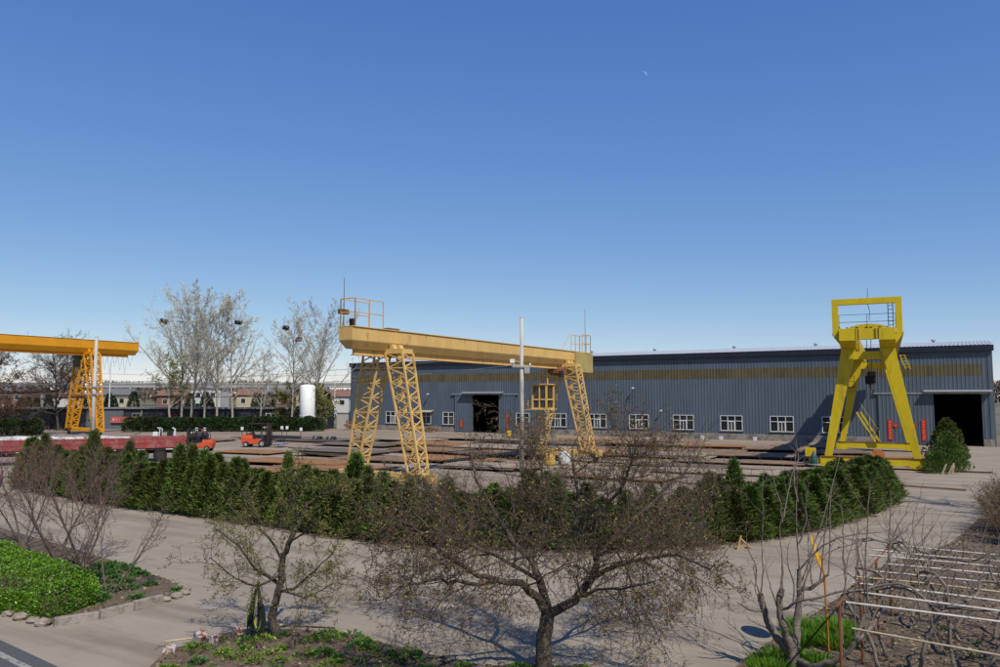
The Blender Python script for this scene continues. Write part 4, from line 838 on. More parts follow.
for x, y, lab in ((-37.2, 96, 'white marker post behind the first forklift, next to its twin'), (-36.2, 96, 'white marker post behind the first forklift cab guard'), (-32.4, 98.4, 'white marker post on a thin stick between the two forklifts'), (-28.1, 100.9, 'white marker post beyond the second forklift, one of two side by side'), (-27.5, 101.1, 'white marker post beyond the second forklift, the nearer of two to the pipes'), (-24.4, 96, 'single white marker post beyond the dark pipes')):
    o = empty('marker_post', (x, y, 0), 0, lab, 'marker'); MB().cyl((0, 0, 0), (0, 0, .9), .035, 6).build('stick', M_DSTEEL, o); MB().bbox((-.17, -.05, .85), (.17, .05, 1.25)).build('plate', M_WHITE, o, bevel=.03)
# yellow drum near the middle door, pale sack and yellow cover at gantry foot
o = empty('oil_drum', (1.1, 95.9, 0), 0, 'yellow steel drum standing before the middle hall door', 'drum'); MB().lathe((0, 0, 0), [(.29, 0), (.3, .04), (.3, .28), (.315, .3), (.3, .32), (.3, .58), (.315, .6), (.3, .62), (.3, .86), (.28, .9)], 18).build('body', M_YLW, o, True); MB().lathe((.1, .08, .9), [(.04, 0), (.04, .03)], 8).build('bung', M_DSTEEL, o)
def sack(x, y, w, d, h, m, lab, cat, seed):
    rn = random.Random(seed); mb = MB(); rings = 7; n = 14; vs = []; fs = []
    for i in range(rings):
        t = i / (rings - 1); bul = .82 + .3 * math.sin(math.pi * (t * .85 + .12)); z = h * t
        for j in range(n):
            a = 2 * math.pi * j / n; c_, s_ = math.cos(a), math.sin(a); e = .55
            px = math.copysign(abs(c_) ** e, c_) * w / 2 * bul * rn.uniform(.93, 1.05); py = math.copysign(abs(s_) ** e, s_) * d / 2 * bul * rn.uniform(.93, 1.05); vs.append((px, py, z + (rn.uniform(-.05, .05) * h if i else 0)))
    for i in range(rings - 1):
        for j in range(n): fs.append((i * n + j, i * n + (j + 1) % n, (i + 1) * n + (j + 1) % n, (i + 1) * n + j))
    fs.append(tuple(range(n - 1, -1, -1))); fs.append(tuple((rings - 1) * n + j for j in range(n))); mb.add(vs, fs); o = mb.build('sack', m, None, True); o.location = (x, y, .005); return tag(o, lab, cat)
sack(4.75, 57.9, .8, .7, 1.0, mat('sack white', (.55, .55, .53), .9, .15, 2), 'white bulk sack standing beside the far ochre gantry leg', 'sack', 1)
sack(3.6, 57.4, .8, .7, .95, mat('sack yellow', (.50, .33, .08), .9, .15, 2), 'yellowish bulk sack standing beside the far ochre gantry leg', 'sack', 2)
# rusty rack by the yard wall
rk = empty('storage_rack', (-21.6, 118.6, 0), 0, 'rusty steel rack with pipes near the hall corner', 'rack')
for x in (-1.6, 0, 1.6): MB().bar((x, 0, 0), (x, 0, 1.6), .14).build('post', M_RUST, rk)
for z in (.5, 1.2): MB().bar((-1.8, 0, z), (1.8, 0, z), .16).build('beam', M_RUST, rk)
for k in range(4): MB().cyl((-2.1, .1 + .22 * (k % 2), .7 + .14 * (k // 2)), (2.1, .1 + .22 * (k % 2), .7 + .14 * (k // 2)), .1, 8).build('pipe', PM['brown'], rk)
for i, (s_, w, d, h) in enumerate(((14.2, 3.2, 1.4, 1.1), (17.3, 2.4, 1.2, .8))):
    mb = MB(); rn = random.Random(i)
    for k in range(46): a = rn.uniform(0, 6.28); c = Vector((rn.gauss(0, w * .22), rn.gauss(0, d * .2), 0)); c.z = max(.04, h * (1 - abs(c.x) / w * 1.6) * rn.random()); dd = Vector((math.cos(a), math.sin(a), rn.gauss(0, .15))) * rn.uniform(.2, .7); mb.bar(c - dd, c + dd, .08, .12)
    o = mb.build('scrap_heap', PM['brown']); o.location = hall.matrix_basis @ Vector((s_, -2.6, .15)); o.rotation_euler[2] = -TH; tag(o, ('large' if i == 0 else 'small') + ' brown heap of scrap steel before the hall windows by the awning'+'', 'scrap', kind='stuff')

# ================================================================== TRAILER, FORKLIFTS, DRIVER
M_TRED = mat('trailer red', (.30, .055, .06), .8, .2, .9, c2=(.30, .16, .14), c2scale=1.8, c2lo=.48, c2hi=.65)
M_TDRK = mat('chassis dark', (.04, .03, .03), .8, .3, 2)
tl = empty('truck_trailer', (-31.6, 59.9, 0), math.atan2(5.2, 12), 'long red drop-side truck trailer loaded with white bundles behind the hedge', 'truck')
HLn = 6.9
MB().bbox((-HLn, -1.2, .92), (HLn, 1.2, 1.06)).build('bed', M_TDRK, tl)
for s in (-1, 1):
    MB().bbox((-HLn, s * .45 - .08, .62), (HLn - .2, s * .45 + .08, .918)).build('chassis_beam', M_TDRK, tl)
    for k in range(5):
        x0 = -HLn + k * 2 * HLn / 5; x1 = x0 + 2 * HLn / 5 - .06
        p_ = MB(); p_.bbox((x0, s * 1.22 - .03, 1.07), (x1, s * 1.22 + .03, 1.88)); po = p_.build('side_board', M_TRED, tl)
        for z in (1.12, 1.48, 1.82): MB().bbox((x0, s * 1.26 - .012, z - .045), (x1, s * 1.26 + .012, z + .045)).build('rib', M_TRED, po)
        for j in range(1, 4): xx = x0 + (x1 - x0) * j / 4; MB().bbox((xx - .03, s * 1.262 - .02, 1.1), (xx + .03, s * 1.262 + .02, 1.86)).build('stiffener', M_TRED, po)
        MB().bbox((x1, s * 1.24 - .06, .95), (x1 + .06, s * 1.24 + .06, 1.95)).build('stake_post', mat('post bright red', (.45, .02, .025), .6), tl)
MB().bbox((HLn + .0, -1.2, 1.07), (HLn + .06, 1.2, 1.92)).build('tailgate', mat('post bright red', (.45, .02, .025)), tl)
for k in range(7): MB().bbox((-HLn + .5 + k * 2, -1.285, .94), (-HLn + 1.0 + k * 2, -1.262, 1.0)).build('reflector', M_WHITE, tl)
for x in (2.6, 3.9, 5.2):
    for s in (-1, 1):
        w = MB(); wheel(w, (x, s * .95, .5), .5, .42, 'y', 20); wo = w.build('wheel', M_BLK, tl, bevel=.05); r_ = MB(); wheel(r_, (x, s * 1.17, .5), .27, .04, 'y', 14); r_.build('rim', M_DSTEEL, wo)
MB().bbox((HLn - .4, -1.1, .55), (HLn - .3, 1.1, .7)).build('rear_bumper', M_TDRK, tl)
for s in (-.9, .9): MB().bbox((HLn - .5, s - .1, .05), (HLn - .36, s + .1, .6)).build('landing_leg', M_TDRK, tl)
M_WRAP = mat('white wrap', (.55, .55, .55), .6, .2, 1.5, c2=(.30, .29, .28), c2scale=2)
for i, (x, y, w, d, h) in enumerate(((-5.9, -.5, 1.7, 1.0, 1.1), (-4.1, -.4, 1.6, 1.1, 1.2), (-2.4, -.5, 1.6, 1.0, 1.1), (-.8, -.4, 1.5, 1.0, 1.05), (.8, -.5, 1.6, 1.0, 1.15), (2.4, -.4, 1.5, 1.0, 1.0), (-5, .6, 1.8, 1, 1.1), (-3, .6, 1.8, 1, 1.1), (-1, .6, 1.8, 1, 1.0), (1.4, .6, 1.8, 1, 1.0))):
    p_ = tl.matrix_basis @ Vector((x, y, 1.065)); o = sack(p_.x, p_.y, w, d, h * .88, M_WRAP, 'white wrapped bundle loaded on the red trailer', 'bundle', 20 + i); o['group'] = 'bundles on the trailer'; o.name = 'wrapped_bundle'; o.location.z = 1.065; o.rotation_euler[2] = tl.rotation_euler[2]
M_FORK = mat('forklift orange', (.62, .095, .035), .5, .12, 2)
def forklift(loc, rz, lab, load=False):
    f = empty('forklift', loc, rz, lab, 'forklift')     # faces +x
    b = MB(); b.hexa([(-1.25, -.52, .28), (.55, -.52, .28), (.55, .52, .28), (-1.25, .52, .28)], [(-1.35, -.55, .72), (.55, -.52, .72), (.55, .52, .72), (-1.35, .55, .72)])
    b.hexa([(-1.35, -.55, .722), (-.35, -.52, .722), (-.35, .52, .722), (-1.35, .55, .722)], [(-1.22, -.5, 1.12), (-.35, -.45, 1.08), (-.35, .45, 1.08), (-1.22, .5, 1.12)]); bo = b.build('body', M_FORK, f, bevel=.05)
    MB().bbox((-.9, -.4, 1.1), (-.36, .4, 1.2)).build('hood', M_TDRK, bo, bevel=.02)
    MB().bbox((.5, -.5, .55), (.66, .5, 1.05)).build('dashboard', M_TDRK, f)
    st = MB(); st.bbox((-.35, -.25, .95), (.1, .25, 1.06)); st.hexa([(-.42, -.25, 1.06), (-.32, -.25, 1.06), (-.32, .25, 1.06), (-.42, .25, 1.06)], [(-.54, -.22, 1.5), (-.46, -.22, 1.5), (-.46, .22, 1.5), (-.54, .22, 1.5)]); st.build('seat', M_BLK, f, bevel=.02)
    MB().bar((.5, 0, 1.0), (.3, 0, 1.28), .04).build('steering_column', M_BLK, f)
    MB().tube([(.3 + .08 * math.sin(t * .5236), .17 * math.cos(t * .5236), 1.28 + .15 * math.sin(t * .5236)) for t in range(13)], .018, 5).build('steering_wheel', M_BLK, f)
    for x, s in ((-.85, -1), (-.85, 1), (.6, -1), (.6, 1)): MB().bar((x, s * .47, .7 if x > 0 else 1.1), (x * .85, s * .45, 2.08), .055).build('guard_post', M_TDRK, f)
    gr = MB(); gr.bar((-.75, -.5, 2.1), (.6, -.5, 2.1), .07); gr.bar((-.75, .5, 2.1), (.6, .5, 2.1), .07)
    for k in range(8): gr.bar((-.72 + k * .18, -.5, 2.1), (-.72 + k * .18, .5, 2.1), .06)
    gr.build('overhead_guard', M_TDRK, f)
    ms = MB()
    for s in (-.28, .28): ms.bbox((.92, s - .06, .1), (1.06, s + .06, 2.15)); ms.bbox((1.08, s - .04, .1), (1.16, s + .04, 2.0))
    for z in (.4, 1.2, 2.1): ms.bbox((.92, -.3, z - .05), (1.0, .3, z + .05))
    ms.build('mast', M_TDRK, f)
    cg = MB(); cg.bbox((1.17, -.5, .3), (1.22, .5, .4)); cg.bbox((1.17, -.5, .7), (1.22, .5, .8))
    for k in range(5): cg.bbox((1.17, -.48 + k * .23, .3), (1.2, -.44 + k * .23, 1.4))
    cg.build('carriage', M_TDRK, f)
    for s in (-.3, .3): MB().hexa([(1.2, s - .06, .16), (2.2, s - .05, .18), (2.2, s + .05, .18), (1.2, s + .06, .16)], [(1.2, s - .06, .24), (2.2, s - .05, .2), (2.2, s + .05, .2), (1.2, s + .06, .24)]).build('fork', M_DSTEEL, f)
    for x, r, w in ((.62, .34, .28), (-.85, .27, .2)):
        for s in (-1, 1):
            wl_ = MB(); wheel(wl_, (x, s * .55, r), r, w, 'y', 18); wo = wl_.build('wheel', M_BLK, f, bevel=.04); rm = MB(); wheel(rm, (x, s * (.55 + w / 2 + .006), r), r * .55, .02, 'y', 12); rm.build('rim', M_GALV, wo)
    for s in (-.35, .35): MB().cyl((.66, s, 1.75), (.74, s, 1.75), .08, 10).build('headlight', M_WHITE, f)
    return f
f1 = forklift((-27.9, 72.9, 0), math.pi + .05, 'orange forklift with a seated driver at the tail of the red trailer')
f2 = forklift((-24.3, 78.6, 0), -.05, 'orange and black forklift carrying strapped steel in the open yard')
f1.scale = (.97, 1, .97); f2.scale = (1.12, 1.12, 1.12)
o = empty('steel_bundle', (-21.9, 78.4, .26), -.05, 'strapped silvery steel bundle resting on the forks of the second forklift', 'steel bundle')
for k in range(6): MB().cyl((-.45 + .18 * k, -1.1, .1 + .05 * (k % 2)), (-.45 + .18 * k, 1.1, .1 + .05 * (k % 2)), .085, 10).build('pipe', M_GALV, o)
MB().bbox((-.58, -.6, .27), (.58, -.54, .30)).build('strap', M_BLK, o)
# driver
def person_mesh(name, joints, edges, mtl, parent):
    me = bpy.data.meshes.new(name); me.from_pydata([j[0] for j in joints], edges, []); o = bpy.data.objects.new(name, me); col.objects.link(o); o.parent = parent
    o.modifiers.new('skin', 'SKIN')
    for v, j in zip(me.skin_vertices[0].data if me.skin_vertices else [], joints): v.radius = j[1]
    return o
pr = empty('person', (-27.75, 72.9, 0), math.pi + .05, 'seated forklift driver in dark blue work clothes and an orange helmet', 'person')
def body_mesh():
    J = [((-.1, 0, 1.15), .15), ((-.12, 0, 1.38), .15), ((-.12, 0, 1.55), .17), ((-.1, 0, 1.68), .065), ((-.08, 0, 1.76), .06),
         ((.3, -.12, 1.14), .085), ((.42, -.13, .75), .06), ((.5, -.13, .70), .05), ((.3, .12, 1.14), .085), ((.42, .13, .75), .06), ((.5, .13, .70), .05),
         ((-.1, -.2, 1.58), .075), ((0, -.27, 1.33), .055), ((.24, -.15, 1.3), .042), ((.31, -.12, 1.33), .038), ((-.1, .2, 1.58), .075), ((0, .27, 1.33), .055), ((.24, .15, 1.3), .042), ((.31, .12, 1.33), .038)]
    E_ = [(0, 1), (1, 2), (2, 3), (3, 4), (0, 5), (5, 6), (6, 7), (0, 8), (8, 9), (9, 10), (2, 11), (11, 12), (12, 13), (13, 14), (2, 15), (15, 16), (16, 17), (17, 18)]
    me = bpy.data.meshes.new('body'); me.from_pydata([j[0] for j in J], E_, []); o = bpy.data.objects.new('body', me); col.objects.link(o); o.parent = pr
    o.modifiers.new('skin', 'SKIN'); sv = me.skin_vertices
    if not sv: me.attributes  # layer is created with the modifier
    lay = me.skin_vertices[0].data
    for v, j in zip(lay, J): v.radius = (j[1], j[1])
    lay[0].use_root = True
    o.modifiers.new('sub', 'SUBSURF').levels = 1; o.modifiers['sub'].render_levels = 1; me.materials.append(mat('work clothes', (.03, .035, .06), .9)); return o
try: body_mesh()
except Exception as e: print('body', e)
hd = MB(); hd.lathe((-.06, 0, 1.74), [(.05, 0), (.075, .05), (.085, .12), (.08, .18)], 12); hd.bbox((.01, -.015, 1.82), (.045, .015, 1.86)); hd.build('head', mat('skin', (.42, .26, .18), .6), pr, True)
hl_ = MB(); hl_.lathe((-.06, 0, 1.90), [(.125, 0), (.118, .02), (.105, .07), (.06, .115), (.01, .125)], 14); hl_.bbox((.04, -.07, 1.895), (.12, .07, 1.91)); hl_.build('helmet', mat('helmet orange', (.75, .16, .03), .4), pr, True)
# two white welding carts behind the trailer tail
for i, (x, y, lab) in enumerate(((-38.0, 87.0, 'white machine cart with tall hoop handle behind the trailer, away from the forklift'), (-36.3, 86.6, 'white and black machine cart behind the trailer, nearer the forklift'))):
    o = empty('machine_cart', (x, y, 0), .3 * i, lab, 'machine')
    MB().bbox((-.45, -.3, .35), (.1, .3, 1.15)).build('cabinet', M_WHITE if i == 0 else M_BLK, o, bevel=.04); MB().tube([(.3, -.3, .3), (.35, -.3, 1.45), (.1, -.3, 1.6), (.1, .3, 1.6), (.35, .3, 1.45), (.3, .3, .3)], .05, 6).build('hoop_handle', M_WHITE, o); MB().bbox((-.5, -.35, .28), (.6, .35, .345)).build('deck', M_DSTEEL, o)
    for xx in (-.35, .45):
        for s in (-.3, .3): w = MB(); wheel(w, (xx, s, .14), .14, .07); w.build('wheel', M_BLK, o)
    MB().cyl((.32, 0, .35), (.32, 0, 1.3), .12, 10).build('gas_bottle', M_BLK if i == 0 else M_WHITE, o)
o = empty('machine_cart', (-33.0, 86.0, 0), .1, 'low dark machine with a round tank beside the first forklift', 'machine'); MB().cyl((-.9, 0, .75), (.9, 0, .75), .4, 16).build('tank', M_TDRK, o, True); MB().bbox((-1.1, -.4, .2), (1.1, .4, .34)).build('deck', M_DSTEEL, o)
for xx in (-.7, .7):
    w = MB(); wheel(w, (xx, -.35, .2), .2, .1); w.build('wheel', M_BLK, o)
    w = MB(); wheel(w, (xx, .35, .2), .2, .1); w.build('wheel', M_BLK, o)
# ================================================================== FOREGROUND PLANTING
def at(x, y, Y):     # a traced branch point: pixel of the photograph's branch at its own distance Y
    k = Y / 777.8; return Vector(((x - 500) * k * .997, Y, 5.0 - (y - 397) * k * 1.0))
def limb(pts, r0, r1, rnd, sub=3, wob=.02):
    """smooth polyline through the joints with small kinks"""
    P = [pts[0]]; 
    for i in range(len(pts) - 1):
        p0 = pts[max(i - 1, 0)]; p1 = pts[i]; p2 = pts[i + 1]; p3 = pts[min(i + 2, len(pts) - 1)]
        for j in range(1, sub + 1):
            t = j / sub; q = .5 * ((2 * p1) + (p2 - p0) * t + (2 * p0 - 5 * p1 + 4 * p2 - p3) * t * t + (3 * p1 - p0 - 3 * p2 + p3) * t ** 3)
            P.append(q + Vector((rnd.gauss(0, wob), rnd.gauss(0, wob), rnd.gauss(0, wob))))
    n = len(P) - 1; return P, [r0 + (r1 - r0) * i / n for i in range(n + 1)]
def rebase(o, base):     # move the root to the foot of the thing, keep the parts where they are
    o.location = base
    for c in o.children: c.location = Vector(c.location) - Vector(base)
def plen(P): return sum((b - a).length for a, b in zip(P[:-1], P[1:]))
# ---- the broad fruit tree in the middle
rnd = random.Random(7)
ft = empty('fruit_tree', (0, 0, 0), 0, 'broad bare fruit tree with forked dark trunk and reddish budding twigs at the road edge', 'tree')
B0 = Vector((.80, 14.4, .03)); FK = at(547, 608, 14.45)
out = [[], [], [], [], []]
out[0].append(limb([B0, B0.lerp(FK, .5) + Vector((-.05, 0, 0)), FK], .165, .125, rnd, 4, .008))
limbs = [([FK, at(529, 586, 14.2), at(520, 578, 14.1), at(498, 576, 13.9), at(478, 570, 13.7), at(440, 545, 13.5), at(412, 520, 13.4)], .085, .02),
         ([FK, at(539, 576, 14.7), at(529, 556, 14.9), at(512, 537, 15.2), at(497, 512, 15.5), at(478, 480, 15.8), at(470, 455, 16.0)], .085, .018),
         ([FK, at(573, 595, 14.4), at(590, 573, 14.3), at(594, 552, 14.3), at(583, 528, 14.4), at(576, 490, 14.5), at(571, 450, 14.6)], .095, .016),
         ([at(590, 573, 14.3), at(614, 562, 14.0), at(641, 556, 13.7), at(676, 552, 13.4), at(706, 566, 13.2)], .05, .014),
         ([at(594, 552, 14.3), at(618, 530, 14.8), at(645, 505, 15.3), at(672, 480, 15.8), at(690, 462, 16.0)], .05, .014),
         ([at(529, 556, 14.9), at(545, 530, 15.4), at(548, 500, 15.9), at(540, 465, 16.3), at(528, 440, 16.4)], .05, .013),
         ([at(498, 576, 13.9), at(470, 580, 13.2), at(440, 575, 12.9), at(412, 580, 12.7), at(390, 590, 12.6)], .04, .012),
         ([at(539, 576, 14.6), at(510, 560, 14.0), at(470, 540, 13.6), at(430, 530, 13.2), at(400, 540, 13.0)], .04, .012),
         ([at(583, 528, 14.4), at(610, 500, 13.8), at(628, 470, 13.4), at(636, 440, 13.2)], .04, .011),
         ([at(560, 600, 14.4), at(585, 590, 13.6), at(620, 585, 13.0), at(655, 575, 12.7)], .035, .011),
         ([at(512, 537, 15.2), at(478, 520, 16.0), at(446, 500, 16.8), at(420, 478, 17.2)], .035, .011),
         ([at(594, 552, 14.3), at(630, 545, 15.6), at(668, 530, 16.6), at(705, 520, 17.2)], .035, .011)]
cfg = dict(max=4, seg=[4, 6, 6, 4, 3], tip=[.5, .2, .22, .3, .5], wig=[.1, .15, .26, .30, .26], up=[0, .0, .0, .0, 0], k=[0, 15, 9, 6, 0], start=[0, .18, .12, .1, 0], ang=[0, 55, 52, 50, 0], len=[0, .50, .48, .52, 0], thick=[.02, .012, .0095, .009, .0085], rmin=.0042, short=.3)
for pts, r0, r1 in limbs:
    P, Rr = limb(pts, r0, r1, rnd, 3, .022); out[1].append((P, Rr)); kids(out, P, Rr, plen(P), 1, cfg, rnd, k=20)
# upright water shoots
for i in range(60):
    P, Rr = rnd.choice(out[1]); j = rnd.randrange(len(P) // 3, len(P)); L = rnd.uniform(.5, 1.25); grow(out, P[j], Vector((rnd.gauss(0, .35), rnd.gauss(0, .35), 1)), L, .009, 3, dict(cfg, k=[0, 0, 0, 4, 0]), rnd)
tree_parts(ft, out, M_BARKD, M_TWIG, 2, (10, 7, 4, 3, 3), [('buds', [3, 4], 1.0, .036, .022, M_BUDR, .004), ('red_shoots', [3], .8, .05, .024, mat('red shoots', (.30, .11, .045), .8, .3, 4, island=.4, trans=.2), .006), ('young_leaves', [3, 4], .5, .045, .028, M_BUDG, .006)], rnd, 7)
rebase(ft, (.80, 14.4, 0))
# ---- the small tree with the hose
rnd = random.Random(17)
qt = empty('fruit_tree', (0, 0, 0), 0, 'small bare tree with green buds and a hose coil hanging at its trunk', 'tree'); Yq = 16.5
out = [[], [], [], [], []]
b0 = Vector((-4.56, 16.5, .05))
out[0].append(limb([b0, at(277, 610, Yq), at(284, 586, Yq), at(286, 556, Yq), at(291, 542, Yq), at(306, 511, Yq + .2), at(310, 501, Yq + .3)], .095, .035, rnd, 3, .01))
limbs = [([at(310, 501, Yq + .3), at(327, 491, Yq + .2), at(345, 485, Yq + .1)], .03, .010), ([at(284, 584, Yq), at(272, 571, Yq - .2), at(259, 565, Yq - .4), at(242, 542, Yq - .6), at(221, 528, Yq - .7)], .045, .010),
         ([at(285, 586, Yq), at(303, 580, Yq + .3), at(317, 566, Yq + .5), at(337, 550, Yq + .7)], .04, .010), ([at(286, 556, Yq), at(272, 535, Yq + .4), at(255, 520, Yq + .8), at(232, 505, Yq + 1.1)], .03, .009), ([at(291, 542, Yq), at(305, 530, Yq - .4), at(322, 520, Yq - .8)], .025, .008), ([at(300, 522, Yq + .1), at(296, 495, Yq - .1), at(299, 470, Yq - .2)], .025, .007), ([at(286, 570, Yq), at(262, 580, Yq - .9), at(240, 572, Yq - 1.3), at(215, 555, Yq - 1.5)], .028, .008), ([at(284, 584, Yq), at(310, 592, Yq - .7), at(332, 580, Yq - 1.0)], .025, .008)]
cq = dict(cfg, k=[0, 9, 7, 4.5, 0], up=[0, .03, .03, .02, 0], len=[0, .5, .5, .55, 0])
for pts, r0, r1 in limbs:
    P, Rr = limb(pts, r0, r1, rnd, 3, .018); out[1].append((P, Rr)); kids(out, P, Rr, plen(P), 1, cq, rnd, k=12)
tree_parts(qt, out, M_BARKD, M_TWIG, 2, (9, 6, 4, 3, 3), [('young_leaves', [3, 4], 2.2, .04, .022, M_BUDG, .006)], rnd, 17)
rebase(qt, (-4.56, 16.5, 0))
# ---- pollarded tree
rnd = random.Random(27)
pt_ = empty('pollarded_tree', (0, 0, 0), 0, 'knobbly grey pollarded tree with long upright shoots beside the trellis', 'tree'); Yp = 14.5
out = [[], [], [], [], []]
b0 = Vector((5.42, 14.5, .02))
out[0].append(limb([b0, at(794, 655, Yp), at(793, 645, Yp)], .135, .115, rnd, 3, .006))
limbs = [([at(793, 648, Yp), at(786, 638, Yp), at(775, 625, Yp + .1), at(768, 607, Yp + .2), at(764, 590, Yp + .2)], .085, .05), ([at(793, 648, Yp), at(789, 632, Yp - .1), at(786, 618, Yp - .2), at(782, 606, Yp - .2), at(784, 585, Yp - .2)], .075, .045), ([at(794, 648, Yp), at(797, 632, Yp + .3), at(799, 612, Yp + .4), at(802, 590, Yp + .4), at(802, 566, Yp + .4)], .085, .035),
         ([at(800, 585, Yp + .4), at(808, 584, Yp + .3), at(821, 579, Yp + .2), at(831, 569, Yp + .1)], .045, .022), ([at(798, 652, Yp), at(812, 658, Yp - .5), at(828, 654, Yp - .8), at(844, 647, Yp - 1.0), at(856, 632, Yp - 1.1), at(866, 606, Yp - 1.1)], .065, .028), ([at(785, 603, Yp - .2), at(806, 595, Yp - .6), at(848, 584, Yp - .9), at(874, 572, Yp - 1.0)], .028, .012), ([at(802, 566, Yp + .4), at(826, 543, Yp + .2), at(850, 533, Yp), at(884, 530, Yp - .1)], .02, .008), ([at(768, 607, Yp + .2), at(752, 602, Yp), at(742, 596, Yp)], .03, .012), ([at(856, 632, Yp - 1.1), at(874, 618, Yp - .8), at(884, 592, Yp - .6), at(893, 545, Yp - .4)], .035, .014)]
for pts, r0, r1 in limbs:
    P, Rr = limb(pts, r0, r1, rnd, 3, .012); Rr = [r * (1 + .16 * rnd.random() * (r > .03)) for r in Rr]; out[1].append((P, Rr))
csh = dict(max=3, seg=[4, 5, 6, 4], tip=[.5, .3, .35, .4], wig=[.05, .05, .05, .12], up=[0, .03, .06, .03], k=[0, 0, 2.2, 0], start=[0, 0, .2, 0], ang=[0, 0, 35, 0], len=[0, 0, .35, 0], thick=[.02, .01, .007, .007], rmin=.004, short=.3)
def shoot(px, py, Y, tx, ty, r=.017):
    a = at(px, py, Y); b = at(tx, ty, Y + rnd.uniform(-.3, .3)); P, Rr = limb([a, a.lerp(b, .35) + Vector((rnd.gauss(0, .03), 0, 0)), a.lerp(b, .7) + Vector((rnd.gauss(0, .03), 0, 0)), b], r, r * .3, rnd, 3, .008); out[2].append((P, Rr)); kids(out, P, Rr, plen(P), 2, csh, rnd, k=5)
for a in ((764, 590, 14.7, 757, 560), (764, 592, 14.7, 766, 538), (760, 575, 14.7, 752, 530), (766, 540, 14.7, 771, 470), (782, 606, 14.3, 786, 560), (784, 585, 14.3, 788, 510), (787, 520, 14.3, 779, 468), (789, 515, 14.3, 803, 450), (802, 566, 14.9, 803, 470), (803, 500, 14.9, 803, 438), (803, 540, 14.9, 815, 480), (815, 580, 14.7, 812, 520), (822, 578, 14.7, 833, 500), (831, 569, 14.6, 839, 478), (845, 646, 13.5, 848, 560), (848, 570, 13.5, 846, 500), (866, 606, 13.4, 862, 520), (868, 604, 13.4, 876, 480), (893, 545, 14.1, 896, 488), (893, 545, 14.1, 914, 497), (884, 592, 13.9, 934, 527), (856, 632, 13.4, 861, 540), (770, 612, 14.7, 755, 575), (795, 600, 14.5, 792, 540), (800, 590, 14.9, 846, 455), (798, 595, 14.5, 835, 520), (775, 625, 14.6, 751, 612), (782, 606, 14.3, 768, 560), (806, 595, 13.9, 815, 540)): shoot(*a)
tree_parts(pt_, out, mat('bark warm grey', (.20, .165, .135), .95, .35, 12, bump=.7, bscale=40), mat('shoot grey', (.19, .15, .125), .9, .2, 6), 2, (10, 8, 5, 4, 3), None, rnd, 27)
rebase(pt_, (5.42, 14.5, 0)); pt_.location.x -= .16
# ---- redbud shrubs
def vase_shrub(x, y, h, n, seed, lab, twig, spread=.55, pinks=0.5, name='redbud_shrub', k=(7, 6, 4), r=.03):
    rnd = random.Random(seed); out = [[], [], [], [], []]; o = empty(name, (x, y, .06), 0, lab, 'shrub')
    c = dict(max=4, seg=[6, 6, 5, 4, 3], tip=[.25, .25, .3, .3, .5], wig=[.09, .12, .18, .22, .2], up=[.02, .06, .04, .03, .02], k=[k[0], k[1], k[2], 2, 0], start=[.25, .15, .12, .1, 0], ang=[35, 40, 45, 45, 0], len=[.55, .5, .5, .5, 0], thick=[.013, .011, .010, .009, .009], rmin=.004, short=.3)
    for i in range(n):
        a = 2 * math.pi * i / n + rnd.uniform(-.5, .5); s = spread * rnd.uniform(.5, 1.2)
        grow(out, Vector((math.cos(a) * .06, math.sin(a) * .06, -.03)), Vector((math.cos(a) * s, math.sin(a) * s, 1)), h * rnd.uniform(.75, 1.0), r * rnd.uniform(.8, 1.3), 0, c, rnd)
    tree_parts(o, out, M_BARK, twig, 1, (8, 5, 4, 3, 3), [('blossom', [1, 2, 3], pinks, .03, .03, M_PINK, .008), ('buds', [3, 4], .7, .022, .014, M_BUDR, .004)], rnd, seed); return o
vase_shrub(-12.3, 23.4, 3.3, 4, 51, 'many-stemmed bare redbud behind the bright green clipped shrub', M_TWIGR, .55, .2)
vase_shrub(-13.6, 24.3, 3.2, 4, 52, 'many-stemmed bare redbud beside the road, farther from the kerb tip', M_TWIGR, .6, .2)
vase_shrub(-9.85, 20.0, 2.7, 3, 53, 'bare redbud with a leaning stem near the kerb tip of the kerbed bed', M_TWIGR, .6, .12)
vase_shrub(-15.8, 26.2, 3.3, 4, 54, 'bare redbud with pink buds farthest along the kerbed bed', M_TWIGR, .55, .5)
vase_shrub(-17.6, 26.8, 3.8, 3, 55, 'bare shrub with purple blossom at the edge of the kerbed bed', M_TWIGR, .35, 2.0)
# weedy dry brush in front of the hedge
for i, (x, y) in enumerate(((-22.5, 39.2), (-20.2, 37.4), (-18.0, 35.8), (-24.6, 41.0))):
    vase_shrub(x, y, 2.3, 5, 60 + i, 'dry leafless brush growing up against the hedge behind the redbuds', M_DRY, .35, 0, 'dry_brush', (5, 4, 3), .014)['group'] = 'dry brush along the hedge'
